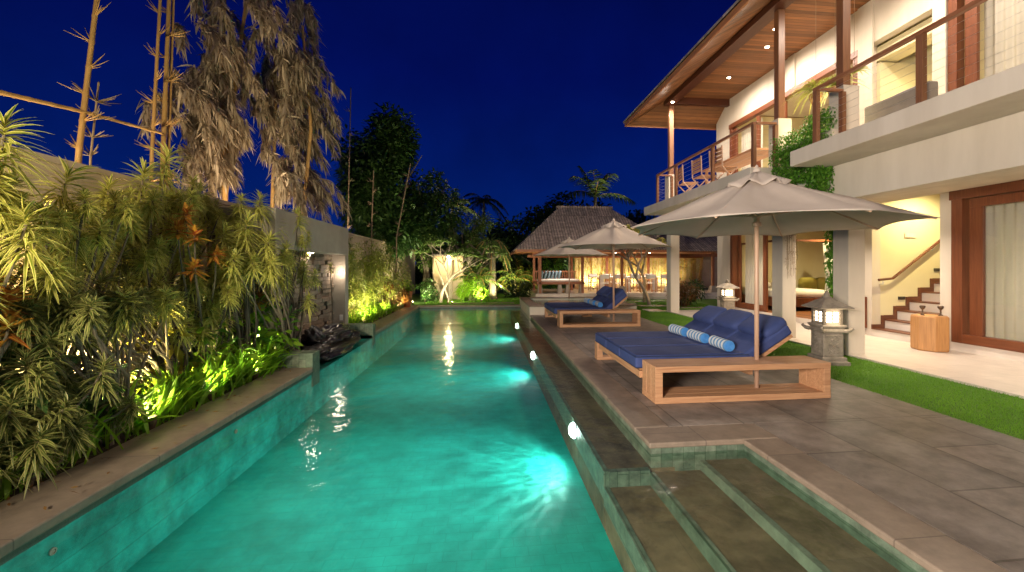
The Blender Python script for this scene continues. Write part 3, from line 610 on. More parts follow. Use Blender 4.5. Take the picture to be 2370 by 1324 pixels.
def slat_chair(loc, rz, label, grp):
    t = thing('folding_chair', label, 'chair', loc, rz, grp)
    part('seat', 'teak', t, [((-0.22, -0.2 + 0.085 * i, 0.43), (0.22, -0.13 + 0.085 * i, 0.45)) for i in range(5)])
    m = MB()
    for i in range(4): m.box((-0.22, 0.21, 0.55 + 0.1 * i), (0.22, 0.235, 0.62 + 0.1 * i))
    m.build('backrest', 'teak', t)
    for x in (-0.24, 0.24):
        MB().tube([(x, -0.2, 0), (x, 0.22, 0.45), (x, 0.24, 0.95)], 0.018, 6).build('leg', 'pole_wood', t); MB().tube([(x, 0.25, 0), (x, -0.2, 0.44)], 0.018, 6).build('leg', 'pole_wood', t)
    return t
BC = 'slatted timber chairs on the far balcony'
slat_chair((5.98, 10.5, 3.56), R(90), 'slatted timber chair at the table, second from the far railing', BC)
slat_chair((5.98, 11.4, 3.56), R(80), 'slatted timber chair nearest the white plinth on the far balcony', BC)
slat_chair((5.98, 9.6, 3.56), R(95), 'slatted timber chair nearest the umbrella top on the far balcony', BC)
# bedroom --------------------------------------------------------------------
t = thing('canopy_bed', 'four poster bed with white linen in the lit bedroom', 'bed', (9.9, 12.4, 0.172))
part('base', 'frame_wood', t, [((-0.95, -1.0, 0.12), (0.95, 1.05, 0.4))], 0.01)
for a in (-0.93, 0.93):
    for b in (-0.98, 1.0): part('post', 'frame_wood', t, [((a - 0.035, b - 0.035, 0), (a + 0.035, b + 0.035, 2.2))])
m = MB(); cushion(m, (-0.93, -0.97, 0.36), (0.93, 1.0, 0.66)); m.build('mattress', 'white_cloth', t, smooth=True)
for a in (-0.45, 0.45):
    m = MB(); cushion(m, (a - 0.36, 0.5, 0.6), (a + 0.36, 0.95, 0.85)); m.build('pillow', 'white_cloth', t, smooth=True)
part('crossbar', 'frame_wood', t, [((-0.93, -1.0, 2.14), (0.93, -0.95, 2.2)), ((-0.96, -0.95, 2.14), (-0.9, 1.0, 2.2))])
m = MB()
for k in range(26):
    a = k / 25; m.tube([(0.93 + 0.02 * math.sin(k * 2), -0.98 + 0.5 * a, 2.12), (0.95 + 0.03 * math.sin(k * 3), -0.95 + 0.35 * a, 1.1), (1.0 + 0.04 * math.sin(k), -1.0 + 0.55 * a, 0.1)], 0.03, 5)
m.build('drape', 'white_cloth', t, smooth=True)
t = thing('wicker_chair', 'dark woven armchair just inside the bedroom', 'chair', (9.85, 9.9, 0.172), R(200))
part('seat', 'wicker', t, [((-0.28, -0.28, 0.32), (0.28, 0.28, 0.42))], 0.03); part('backrest', 'wicker', t, [((-0.28, 0.2, 0.42), (0.28, 0.3, 0.95))], 0.04)
for a in (-0.3, 0.3): part('armrest', 'wicker', t, [((a - 0.04, -0.25, 0.35), (a + 0.04, 0.25, 0.64))], 0.02)
for a in (-0.25, 0.25):
    for b in (-0.25, 0.25): part('leg', 'wicker', t, [((a - 0.03, b - 0.03, 0), (a + 0.03, b + 0.03, 0.33))])
t = thing('daybed_sofa', 'yellow cushioned sofa against the bedroom wall', 'sofa', (11.6, 12.6, 0.172))
part('frame', 'white_paint', t, [((-0.9, -0.4, 0), (0.9, 0.45, 0.35))], 0.02)
m = MB(); cushion(m, (-0.88, -0.38, 0.33), (0.88, 0.42, 0.5)); m.build('seat', 'yellow_cloth', t, smooth=True)
for a in (-0.5, 0.1, 0.6):
    m = MB(); cushion(m, (a - 0.28, 0.15, 0.48), (a + 0.28, 0.42, 1.0)); m.build('cushion', 'yellow_cloth', t, smooth=True)
# log stool ------------------------------------------------------------------
t = thing('log_stool', 'hexagonal chunky timber stool on the terrace by the stairs', 'stool', (7.98, 6.48, 0.02))
MB().lathe((0, 0, 0), [(0.245, 0), (0.26, 0.02), (0.262, 0.3), (0.26, 0.6), (0.245, 0.625)], 7, rot=0.5).build('block', 'log_wood', t, bevel=0.01)
for i, (dx, dy, nm) in enumerate(((-0.13, 0.02, 'left of the two small bronze candle cups on the timber stool'), (0.1, -0.09, 'right of the two small bronze candle cups on the timber stool'))):
    t = thing('candle_cup', nm, 'candle holder', (7.98 + dx, 6.48 + dy, 0.645), group='bronze cups on the stool')
    MB().lathe((0, 0, 0), [(0.035, 0), (0.03, 0.01), (0.012, 0.03), (0.012, 0.10), (0.03, 0.12), (0.042, 0.15), (0.04, 0.17), (0.028, 0.175)], 14).build('cup', 'metal_dark', t, smooth=True)
# ================================================================== DAYBEDS
def daybed(loc, label, grp, backang=38):
    t = thing('daybed', label, 'daybed', loc, group=grp)
    part('side_shelf', 'teak', t, [b_ for k_ in range(3) for b_ in (((0, 0.1275 * k_, 0.345), (2.1, 0.1275 * k_ + 0.125, 0.41)), ((0, 0.1275 * k_, 0.0), (2.1, 0.1275 * k_ + 0.125, 0.07)), ((0.002, 0.1275 * k_ + 0.001, 0.069), (0.085, 0.1275 * k_ + 0.124, 0.346)), ((2.015, 0.1275 * k_ + 0.001, 0.069), (2.098, 0.1275 * k_ + 0.124, 0.346)))], 0.004)
    part('frame', 'teak_y', t, [((-0.03, 0.382, 0.19), (0.03, 2.22, 0.27)), ((1.35, 0.382, 0.19), (1.41, 2.22, 0.27))], 0.004)
    part('slat_base', 'teak', t, [((0.0, 0.45 + 0.155 * i, 0.271), (1.45, 0.56 + 0.155 * i, 0.295)) for i in range(11)])
    part('leg', 'teak', t, [((-0.05, 2.14, 0.0), (0.04, 2.3, 0.28)), ((0.04, 2.14, 0.0), (0.25, 2.3, 0.05))], 0.004)
    part('leg', 'teak', t, [((1.3, 2.14, 0.0), (1.40, 2.3, 0.28)), ((1.1, 2.14, 0.0), (1.3, 2.3, 0.05))], 0.004)
    m = MB()
    for i in range(3):
        m.box((-0.07, 0.40 + 0.608 * i, 0.298), (1.38, 0.996 + 0.608 * i, 0.435))
    mt = m.build('mattress', 'navy', t, bevel=0.022)
    m = MB()
    for i in range(3): m.box((-0.05, 0.43 + 0.608 * i, 0.434), (1.36, 0.966 + 0.608 * i, 0.447))
    m.build('pad', 'navy', mt, bevel=0.006)
    m = MB()
    for i in range(3):
        y0_, y1_ = 0.403 + 0.608 * i, 0.993 + 0.608 * i
        for z_ in (0.43, 0.303): m.tube([(1.37, y0_, z_), (-0.067, y0_, z_), (-0.067, y1_, z_), (1.37, y1_, z_)], 0.006, 5)
    m.build('piping', 'dark_navy', mt)
    a = R(backang); q, w = math.cos(a), math.sin(a)
    def incl(name, mat, boxes, bevel):
        mm = MB()
        for b in boxes: mm.box(*b)
        mm.v = [(1.36 + x * q - z * w, y, 0.30 + x * w + z * q) for x, y, z in mm.v]
        return mm.build(name, mat, t, bevel=bevel)
    bk = incl('backrest', 'navy', [((0.0, 0.41 + 0.608 * i, 0.0), (0.72, 1.006 + 0.608 * i, 0.14)) for i in range(3)], 0.03)
    mm = MB()
    for i in range(3):
        m0 = MB(); cushion(m0, (0.38, 0.41 + 0.608 * i, 0.09), (0.76, 1.006 + 0.608 * i, 0.235), 10, 0.5)
        mm.add(m0.v, m0.f)
    mm.v = [(1.36 + x * q - z * w, y, 0.30 + x * w + z * q) for x, y, z in mm.v]
    mm.build('head_roll', 'navy', t, smooth=True)
    incl('back_frame', 'teak', [((0.0, 0.42, -0.045), (0.70, 0.47, -0.004)), ((0.0, 2.15, -0.045), (0.70, 2.2, -0.004)), ((0.64, 0.47, -0.045), (0.70, 2.15, -0.004)), ((0.3, 0.47, -0.045), (0.36, 2.15, -0.004))], 0.004)
    return t
DG = 'navy cushioned teak daybeds on the pool deck'
daybed((1.85, 4.245, 0), 'large teak daybed with navy cushions nearest the camera under the big umbrella', DG, 32)
daybed((1.84, 9.95, 0), 'farther teak daybed with navy cushions in front of the plunge pool', DG, 40)
TG = 'blue and white striped rolled towels'
for (ox, oy, rw) in ((1.85, 4.245, 0), (1.84, 9.95, 1)):
    for i in range(3):
        t = thing('rolled_towel', ('near' if rw == 0 else 'far') + ' daybed rolled striped towel, ' + ('closest to the shelf', 'in the middle of three', 'farthest from the shelf')[i], 'towel', (ox + 1.20, oy + 0.53 + 0.56 * i, 0.512), R(-4 + 3 * i), TG)
        m = MB().tube([(0, 0, 0), (0, 0.42, 0)], 0.072, 18); m.build('roll', 'towel', t, smooth=False, bevel=0.012)
        m = MB()
        for k in range(3): m.tube([(0.05 * math.cos(a_ / 6) * (1 - k * .3), -0.004, 0.05 * math.sin(a_ / 6) * (1 - k * .3)) for a_ in range(0, 38, 3)], 0.006, 4)
        m.build('end_fold', 'towel_end', t); MB().lathe((0, 0, 0), [(0.066, 0), (0.066, 0.003)], 18).build('end_face', 'towel_end', t).rotation_euler = (R(90), 0, 0)
# ================================================================== UMBRELLAS
def umbrella(loc, label, rad, zr, zt, off, z0=0.08):
    t = thing('parasol', label, 'umbrella', loc, group='cream market parasols')
    m = MB().tube([(0, 0, z0), (0, 0, zt - 0.02)], [0.026, 0.024], 14); m.build('pole', 'pole_wood', t, smooth=True)
    def pt(k8, tt):     # point on canopy; k8 = float rib index
        i = math.floor(k8); s = k8 - i
        a0, a1 = R(off + 45 * i), R(off + 45 * (i + 1))
        x = math.cos(a0) * (1 - s) + math.cos(a1) * s; y = math.sin(a0) * (1 - s) + math.sin(a1) * s
        sag = 4 * s * (1 - s)
        pinch = 1 - 0.05 * sag * tt
        z = zt - (zt - zr) * (tt ** 0.93) - sag * 0.05 * math.sin(math.pi * tt) * rad + sag * 0.025 * tt ** 6
        z += 0.012 * math.sin(k8 * 37 + tt * 9) * (1 - tt) * tt * 3
        return (x * rad * tt * pinch, y * rad * tt * pinch, z)
    n8, nr = 64, 14; m = MB(); vs = []; fs = []
    for j in range(nr + 1):
        tt = 0.10 + 0.90 * j / nr
        for i in range(n8): vs.append(pt(i / 8, tt))
    for j in range(nr):
        for i in range(n8): fs.append((j * n8 + i, j * n8 + (i + 1) % n8, (j + 1) * n8 + (i + 1) % n8, (j + 1) * n8 + i))
    o = m.add(vs, fs).build('canopy', 'canvas', t, smooth=True)
    s_ = o.modifiers.new('thick', 'SOLIDIFY'); s_.thickness = 0.004
    # hem + vent cap
    vs = []; fs = []
    for j in range(5):
        tt = 0.015 + 0.215 * j / 4
        for i in range(n8):
            x, y, z = pt(i / 8, tt); vs.append((x, y, z + 0.035 + 0.012 * j / 4 * math.sin(i * 0.785 + 1)))
    for j in range(4):
        for i in range(n8): fs.append((j * n8 + i, j * n8 + (i + 1) % n8, (j + 1) * n8 + (i + 1) % n8, (j + 1) * n8 + i))
    o2 = MB().add(vs, fs).build('vent_cap', 'canvas', t, smooth=True); s_ = o2.modifiers.new('thick', 'SOLIDIFY'); s_.thickness = 0.004
    MB().lathe((0, 0, zt), [(0.03, 0), (0.045, 0.035), (0.035, 0.06), (0.012, 0.075), (0.018, 0.09), (0.0, 0.11)], 12).build('finial', 'canvas', t, smooth=True)
    m = MB().lathe((0, 0, zr + 0.02), [(0.03, 0), (0.05, 0.01), (0.05, 0.05), (0.032, 0.06), (0.032, 0.1), (0.058, 0.12), (0.058, 0.17), (0.03, 0.19)], 12); m.build('hub', 'pole_wood', t)
    for k in range(8):
        a = R(off + 45 * k); ux, uy = math.cos(a), math.sin(a)
        r = MB().tube([(ux * 0.04, uy * 0.04, zt - 0.05), (ux * rad * 0.5, uy * rad * 0.5, pt(k, 0.5)[2] - 0.022), (ux * rad * 0.985, uy * rad * 0.985, zr - 0.004)], 0.011, 6).build('rib', 'pole_wood', t)
        MB().tube([(ux * 0.05, uy * 0.05, zr + 0.15), (ux * rad * 0.52, uy * rad * 0.52, pt(k, 0.52)[2] - 0.035)], 0.010, 6).build('strut', 'pole_wood', r)
    return t
umbrella((3.19, 4.46, 0), 'large cream parasol in front, its pole through the near daybed shelf', 1.52, 1.965, 2.615, 42)
umbrella((3.36, 10.35, 0), 'middle cream parasol over the farther daybed', 1.5, 2.04, 2.72, 30)
umbrella((3.18, 15.2, 0), 'smallest cream parasol standing in the plunge pool table', 1.5, 1.96, 2.6, 22, 0.3)
# ================================================================== STONE LANTERNS
def lantern(loc, rz, label):
    t = thing('stone_lantern', label, 'lantern', loc, rz, 'carved stone garden lanterns'); s2 = math.sqrt(2); q = R(45)
    MB().lathe((0, 0, 0), [(0.215 * s2, 0), (0.215 * s2, 0.06), (0.185 * s2, 0.065), (0.185 * s2, 0.12), (0.165 * s2, 0.125)], 4, rot=q).build('base', 'lantern_stone', t, bevel=0.008)
    b = MB().lathe((0, 0, 0), [(0.15 * s2, 0.11), (0.15 * s2, 0.50), (0.175 * s2, 0.51), (0.175 * s2, 0.55), (0.155 * s2, 0.56), (0.185 * s2, 0.60), (0.185 * s2, 0.625)], 4, rot=q).build('body', 'lantern_stone', t, bevel=0.006)
    random.seed(3)
    for f in range(4):
        m = MB()
        m.box((-0.12, -0.164, 0.15), (0.12, -0.149, 0.17)).box((-0.12, -0.164, 0.45), (0.12, -0.149, 0.47))
        for k in range(16):
            x, z = random.uniform(-0.09, 0.09), random.uniform(0.19, 0.43); r = random.uniform(0.018, 0.035); a = random.uniform(0, 6)
            m.tube([(x + r * math.cos(a + u_ * 0.9) * (1 - u_ * 0.12), -0.155, z + r * math.sin(a + u_ * 0.9) * (1 - u_ * 0.12)) for u_ in range(7)], 0.009, 5)
        c, s_ = math.cos(f * math.pi / 2), math.sin(f * math.pi / 2); m.v = [(x * c - y * s_, x * s_ + y * c, z) for x, y, z in m.v]
        m.build('carving', 'lantern_stone', b)
    for sx in (-1, 1):
        for sy in (-1, 1):
            MB().tube([(sx * 0.16, sy * 0.16, 0.53), (sx * 0.20, sy * 0.20, 0.54), (sx * 0.235, sy * 0.235, 0.58), (sx * 0.22, sy * 0.22, 0.60)], [0.035, 0.03, 0.022, 0.01], 6).build('corner_scroll', 'lantern_stone', t)
    # light box with framed windows
    m = MB(); w = 0.145; z0, z1 = 0.625, 0.865
    for f in range(4):
        k = MB(); k.box((-w, -w, z0), (-0.105, -w + 0.04, z1)).box((0.105, -w, z0), (w, -w + 0.04, z1)).box((-0.105, -w + 0.002, z0), (0.105, -w + 0.035, z0 + 0.04)).box((-0.105, -w + 0.002, z1 - 0.045), (0.105, -w + 0.035, z1))
        k.box((-0.008, -w + 0.01, z0 + 0.04), (0.008, -w + 0.025, z1 - 0.045))
        for zz in (0.71, 0.762): k.box((-0.105, -w + 0.012, zz), (0.105, -w + 0.023, zz + 0.012))
        c, s_ = math.cos(f * math.pi / 2), math.sin(f * math.pi / 2); m.add([(x * c - y * s_, x * s_ + y * c, z) for x, y, z in k.v], k.f)
    m.build('light_box', 'lantern_stone', t)
    MB().box((-0.105, -0.105, 0.65), (0.105, 0.105, 0.84)).build('glowing_pane', 'lamp_soft', t)
    MB().lathe((0, 0, 0.865), [(0.14 * s2, 0), (0.245 * s2, 0.012), (0.252 * s2, 0.028), (0.19 * s2, 0.07), (0.12 * s2, 0.125), (0.06 * s2, 0.165), (0.04 * s2, 0.175)], 4, rot=q).build('roof', 'lantern_stone', t, bevel=0.005)
    MB().lathe((0, 0, 1.035), [(0.06, 0), (0.07, 0.015), (0.035, 0.03), (0.045, 0.055), (0.028, 0.08), (0.01, 0.11), (0.0, 0.125)], 10).build('finial', 'lantern_stone', t, smooth=True)
    lamp('POINT', (0, -0.26, 0.72), 4, (1, 0.8, 0.55), 0.08, parent=t)
lantern((5.38, 5.86, -0.01), R(-9), 'carved grey stone lantern on the lawn beside the near white pillar')
lantern((7.15, 11.3, 0.02), R(-9), 'carved grey stone lantern on the terrace behind the near daybed')
# ================================================================== POOL LIGHTS
PL = 'round underwater lights in the pool ledge'
for i, (y, nm) in enumerate(((0.9, 'nearest underwater light, at the foot of the picture'), (4.4, 'large bright underwater light beside the near daybed'), (8.24, 'middle bright underwater light along the ledge'), (12.5, 'farthest bright underwater light along the ledge'))):
    t = thing('pool_light', nm, 'pool light', (0.985, y, -0.31), group=PL)
    o = MB().lathe((0, 0, 0), [(0.085, 0), (0.083, 0.02), (0.07, 0.045), (0.04, 0.062), (0.0, 0.066)], 18).build('lens', 'lamp_pool', t); o.rotation_euler = (0, R(-90), 0)
    o = MB().lathe((0, 0, 0), [(0.10, 0), (0.10, 0.010), (0.087, 0.012)], 18).build('ring', 'steel', t); o.rotation_euler = (0, R(-90), 0)
    q_ = lamp('SPOT', (-0.10, 0, 0.03), 75, (0.82, 1.0, 0.97), 0.02, cone=140, blend=0.6, parent=t, rot=(0, R(62), 0)); q_.data.use_nodes = True; ln = q_.data.node_tree
    em = ln.nodes['Emission']; tcl = N(ln, "ShaderNodeTexCoord"); nn = N(ln, "ShaderNodeTexNoise", Scale=12.0, Detail=2.0, Distortion=0.5); L(ln, tcl.outputs['Normal'], nn.inputs['Vector'])
    mr_ = N(ln, "ShaderNodeMapRange"); mr_.inputs['From Min'].default_value = 0.38; mr_.inputs['From Max'].default_value = 0.66; mr_.inputs['To Min'].default_value = 0.45; mr_.inputs['To Max'].default_value = 1.75; L(ln, nn.outputs[0], mr_.inputs[0]); L(ln, mr_.outputs[0], em.inputs['Strength'])
    lamp('AREA', (-2.1, 0, 0.17), 13.5, (0.7, 1.0, 0.95), 2.4, parent=t, name='scatter_fill')  # area fill added below the surface, standing in for light scattered by the water
for y in (4.2, 7.9):
    pass
for i, (u, v) in enumerate(((120, 1290), (545, 995))):
    p = XP(u, v, -2.62); t = thing('pool_inlet', ('nearer' if i == 0 else 'farther') + ' small round water inlet on the left pool wall', 'inlet', (-2.617, p[1], -0.22), group='pool wall inlets')
    o = MB().lathe((0, 0, 0), [(0.022, 0), (0.022, 0.006), (0.013, 0.008), (0.013, 0.002), (0.0, 0.002)], 14).build('cap', 'concrete', t); o.rotation_euler = (0, R(90), 0)
# ================================================================== LEFT SIDE
t = tag(part('garden_wall', 'garden_wall', None, [((-4.35, -3, 0), (-4.12, 24, 2.5)), ((-4.38, -3, 2.5), (-4.09, 24, 2.56))]), 'long beige plastered boundary wall behind the left planting', 'wall')
fw = thing('fountain_wall', 'grey concrete portal framing a stacked stone wall above the black rock', 'fountain wall', (-3.2, 8, 0))
def fp(name, mat, boxes, bevel=0.0): 
    m = MB()
    for b in boxes: m.box((b[0][0] + 3.2, b[0][1] - 8, b[0][2]), (b[1][0] + 3.2, b[1][1] - 8, b[1][2]))
    return m.build(name, mat, fw, bevel)
fp('lintel', 'concrete', [((-4.08, 6.5, 1.80), (-3.2, 9.78, 2.42))], 0.01)
fp('pier', 'concrete', [((-4.08, 9.58, -0.3), (-3.203, 9.78, 1.798))], 0.01); fp('back_wall', 'concrete', [((-4.08, 6.66, -0.3), (-3.61, 9.579, 1.798))])
fp('pier', 'concrete', [((-4.08, 6.5, -0.3), (-3.203, 6.66, 1.798))], 0.01)
random.seed(11)
for mat in ('block_a', 'block_b'):
    pass
ba, bb = MB(), MB(); z = -0.28; row = 0
while z < 1.78:
    hgt = 0.088; y = 6.68 + (0.14 if row % 2 else 0)
    while y < 9.55:
        wd = random.choice([0.24, 0.27, 0.33]); y2 = min(y + wd, 9.56)
        if y2 - y > 0.06:
            d = random.uniform(0, 0.055) if random.random() < 0.7 else random.uniform(0.04, 0.075)
            (ba if random.random() < 0.6 else bb).box((-3.60 + 3.2, y - 8, z), (-3.50 + d + 3.2, y2 - 0.006 - 8, min(z + hgt - 0.006, 1.79)))
        y = y2
    z += hgt; row += 1
ba.build('stone_cladding', 'block_a', fw, 0.004); bb.build('stone_cladding', 'block_b', fw, 0.004)
fp('socket', 'white_paint', [((-3.33, 9.568, 0.30), (-3.26, 9.579, 0.43))], 0.003)
ll = thing('wall_lamp', 'small white lamp on the right pier of the fountain wall', 'lamp', (-3.29, 9.50, 1.40))
MB().lathe((0, 0, -0.05), [(0.0, 0.02), (0.02, 0.03), (0.03, 0.05), (0.02, 0.07), (0.0, 0.08)], 12).build('bulb', 'lamp_warm', ll, smooth=True)
MB().box((-0.02, 0.04, -0.02), (0.02, 0.079, 0.02)).build('bracket', 'steel', ll); lamp('POINT', (0, -0.08, 0), 6, SOFT, 0.06, parent=ll)
d_ = downlight(-3.33, 8.05, 1.798, 22, 'downlight under the concrete lintel of the fountain wall', 'fountain lights', 165, 0.05)
# planter blocks at both ends of the pond
struct('pond_kerb', 'green_stone', [((-3.2, 6.36, -0.3), (-2.6, 6.62, 0.21)), ((-3.2, 9.62, -0.3), (-2.6, 9.82, 0.20)), ((-3.2, 9.82, 0.0), (-3.1, 10.6, 0.12))], 0.01)
from mathutils import noise as mn
def rock(m, c, r, sc_=2.2, amp=0.3, lv=4, seed=0):
    import bmesh
    bm = bmesh.new(); bmesh.ops.create_icosphere(bm, subdivisions=lv, radius=1.0); vs = []
    for v in bm.verts:
        p = v.co.copy(); n = mn.noise(p * sc_ + Vector((seed, 0, 0))) * amp + mn.noise(p * sc_ * 2.7 + Vector((0, seed, 0))) * amp * 0.45
        p = p * (1 + n); vs.append((c[0] + p.x * r[0], c[1] + p.y * r[1], c[2] + p.z * r[2]))
    fs = [tuple(l.index for l in f.verts) for f in bm.faces]; bm.free(); m.add(vs, fs)
m = MB(); rock(m, (-3.0, 8.0, -0.03), (0.38, 1.2, 0.13), 1.6, 0.3, 5, 1); rock(m, (-3.08, 8.35, 0.17), (0.28, 0.7, 0.17), 2.0, 0.45, 5, 4)
rock(m, (-3.15, 7.75, 0.24), (0.17, 0.22, 0.17), 2.2, 0.35, 4, 9); rock(m, (-2.95, 7.35, 0.05), (0.22, 0.4, 0.10), 2.2, 0.4, 4, 13); rock(m, (-2.95, 8.9, 0.05), (0.22, 0.34, 0.12), 2.2, 0.4, 4, 17)
for k in range(9): rock(m, (-2.78 - 0.05 * (k % 2), 7.15 + k * 0.22, -0.02), (0.10, 0.13, 0.06), 2.5, 0.4, 3, k)
tag(m.build('fountain_rock', 'black_rock', smooth=True), 'glossy black carved rock fountain lying at the pool edge', 'rock')

# ---- planting helpers
def plant(name, label, cat, loc, grp): return thing(name, label, cat, loc, group=grp)
def stems(t, heads, loc, mat='bark', r=0.012, base_r=0.12):
    m = MB()
    for (x, y, z) in heads:
        bx, by = random.uniform(-base_r, base_r), random.uniform(-base_r, base_r)
        lx, ly = x - loc[0], y - loc[1]
        m.tube([(bx, by, -0.05), (bx + (lx - bx) * 0.35 + random.uniform(-.08, .08), by + (ly - by) * 0.35 + random.uniform(-.08, .08), z * 0.45), (lx * 0.85 + bx * .15, ly * 0.85 + by * .15, z * 0.82), (lx, ly, z)], [r * 1.3, r, r * 0.85, r * 0.6], 6)
    return m.build('stem', mat, t)
def loc_heads(heads, loc): return [(x - loc[0], y - loc[1], z - loc[2]) for x, y, z in heads]
DR = 'variegated dracaena bushes in the left bed'
def dracaena(loc, heads, label, sizes, mat='lf_song', n=38, w=0.032, droop=0.5):
    t = plant('dracaena', label, 'plant', loc, DR); ch = []
    for (h, s) in zip(heads, sizes):
        p = (h[0] - loc[0], h[1] - loc[1], h[2] - loc[2]); ax = (random.gauss(0.25, 0.25), random.gauss(-0.15, 0.25), 1)
        ch.append(rosette(p, n, s, w * (0.8 + s), ax, droop, 4, h=0.22 * s / 0.3))
        ch.append(rosette((p[0], p[1], p[2] - s * 0.55), n // 2, s * 0.95, w * (0.8 + s), ax, droop + 0.35, 4, h=0.3 * s))
    leafobj('foliage', ch, mat, t); stems(t, heads, loc); return t
random.seed(21)
# hero heads read from the silhouette, grouped per plant: (u, v, x-plane, leaf length)
groups = [
    ((-3.45, 2.75), 'large dracaena at the very left edge with long arching leaves', [(10, 310, -3.3, .30), (-30, 400, -3.3, .28), (60, 520, -3.15, .28), (20, 440, -3.5, .25), (-60, 560, -3.4, .26)]),
    ((-3.6, 3.6), 'tall dracaena with a bright yellow green head against the wall top', [(150, 425, -3.5, .34), (170, 520, -3.4, .26), (255, 520, -3.7, .24), (120, 600, -3.3, .24)]),
    ((-3.75, 4.6), 'tallest dracaena, its pale crown reaching in front of the bamboo poles', [(385, 375, -3.75, .36), (330, 415, -3.8, .34), (300, 500, -3.7, .26), (400, 470, -3.8, .28), (250, 440, -3.95, .26)]),
    ((-3.85, 5.7), 'dracaena with feathery heads right of the tallest one', [(465, 450, -3.8, .26), (420, 520, -3.6, .26), (350, 540, -3.7, .24), (500, 480, -3.95, .24), (440, 560, -3.7, .24)]),
    ((-3.4, 6.0), 'pale headed dracaena in front of the concrete portal top', [(570, 520, -3.2, .30), (600, 490, -3.5, .26), (520, 540, -3.4, .26), (640, 520, -3.3, .24), (550, 585, -3.3, .24)]),
    ((-3.1, 6.75), 'dracaena leaning over the stacked stone wall', [(700, 545, -3.3, .22), (660, 500, -3.6, .24), (660, 580, -3.0, .24), (620, 560, -3.0, .25), (630, 610, -2.95, .24), (600, 470, -3.3, .28), (690, 500, -3.2, .24), (705, 620, -3.1, .22), (725, 540, -3.4, .2), (650, 640, -3.1, .22)]),
    ((-3.3, 3.9), 'drooping dracaena in the middle of the left bed', [(150, 690, -3.3, .24), (230, 660, -3.4, .24), (280, 600, -3.6, .24), (200, 750, -3.25, .22), (110, 800, -3.15, .22)]),
    ((-3.5, 4.9), 'dracaena standing before the glowing patch of wall', [(330, 620, -3.6, .24), (370, 660, -3.5, .24), (310, 700, -3.5, .24), (250, 740, -3.4, .24), (360, 580, -3.7, .24)]),
    ((-3.25, 3.2), 'low dark dracaena near the coping at the left edge', [(60, 850, -3.15, .24), (20, 950, -3.1, .22), (120, 900, -3.2, .2), (80, 1000, -3.1, .18), (-20, 900, -3.3, .24)]),
    ((-3.5, 5.5), 'dracaena between the croton and the green shrubs', [(440, 640, -3.5, .22), (500, 620, -3.5, .22), (540, 640, -3.4, .2), (480, 690, -3.4, .2), (420, 700, -3.5, .2)]),
]
for i, (b, lab, hs) in enumerate(groups):
    heads = [XP(u, v, x) for u, v, x, s in hs]; sizes = [s for *_, s in hs]
    extra = []
    for k in range(26):
        h = random.choice(heads); e = (h[0] + random.gauss(0, 0.12), h[1] + random.gauss(0, 0.28), max(1.2 if i in (1, 2, 6, 7) else 0.35, h[2] - abs(random.gauss(0.15, 0.3))))
        extra.append((min(-2.95, max(-4.0, e[0])), e[1], e[2]))
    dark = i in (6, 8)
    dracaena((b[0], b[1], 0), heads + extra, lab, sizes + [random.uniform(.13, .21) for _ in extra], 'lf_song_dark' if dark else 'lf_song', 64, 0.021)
sp_ = thing('dracaena', 'small pale dracaena sprig in front of the white pier lamp', 'plant', (-3.3, 9.0, 0), group=DR); h = [XP(765, 618, -3.25)]
leafobj('foliage', [rosette((h[0][0] + 3.3, h[0][1] - 9.0, h[0][2]), 40, .2, .02, (0, 0, 1), .5, 3, .1)], 'lf_song', sp_); stems(sp_, h, (-3.3, 9.0, 0), r=.012)
CR = 'orange and red crotons in the left bed'
for lab, b, hs in (('orange croton glowing under the concrete portal', (-3.6, 5.4), [(430, 495, -3.35), (450, 545, -3.2), (410, 530, -3.35)]), ('dark red croton below the orange one', (-3.5, 5.6), [(450, 620, -3.2), (500, 590, -3.2)]), ('brown orange croton at the left edge of the bed', (-3.4, 2.9), [(10, 700, -3.2), (20, 760, -3.2), (-20, 660, -3.3), (60, 640, -3.4)]), ('low croton behind the lilies by the coping', (-3.4, 6.1), [(600, 690, -3.3), (570, 660, -3.4)])):
    heads = [XP(u, v, x) for u, v, x in hs]; t = plant('croton', lab, 'plant', (b[0], b[1], 0), CR)
    leafobj('foliage', [rosette((h[0] - b[0], h[1] - b[1], h[2]), 26, .17, .045, (random.gauss(.2, .2), 0, 1), .25, 4, .12) for h in heads], 'lf_croton', t); stems(t, heads, (b[0], b[1], 0))
def shrub(name, label, loc, rad, n, ln, w, mat, grp, lumps=9, trunk=True, **kw):
    t = plant(name, label, 'plant', loc, grp)
    leafobj('foliage', [cloud((0, 0, rad[2] * 0.95), rad, n, ln, w, lumps=lumps, **kw)], mat, t)
    m = MB()
    for k in range(6):
        a = random.uniform(0, 6.28); m.tube([(0.05 * math.cos(a), 0.05 * math.sin(a), -0.03), (rad[0] * 0.35 * math.cos(a), rad[1] * 0.35 * math.sin(a), rad[2] * 0.7), (rad[0] * 0.6 * math.cos(a), rad[1] * 0.6 * math.sin(a), rad[2] * 1.3)], [0.015, 0.011, 0.006], 5)
    m.build('stem', 'bark', t); return t
BG = 'broad leaved shrubs in the left bed'
shrub('broadleaf_shrub', 'bright lime green shrub left of the stone wall', (-3.35, 6.35, 0), (0.35, 0.5, 0.55), 420, .15, .085, 'lf_broad', BG)
shrub('broadleaf_shrub', 'green shrub glowing over the uplight before the lilies', (-3.5, 5.6, 0), (0.38, 0.5, 0.5), 330, .17, .10, 'lf_broad', BG)
shrub('broadleaf_shrub', 'yellow leaved shrub in front of the glowing wall', (-3.6, 4.9, 0), (0.3, 0.4, 0.45), 200, .17, .09, 'lf_yellow', BG)
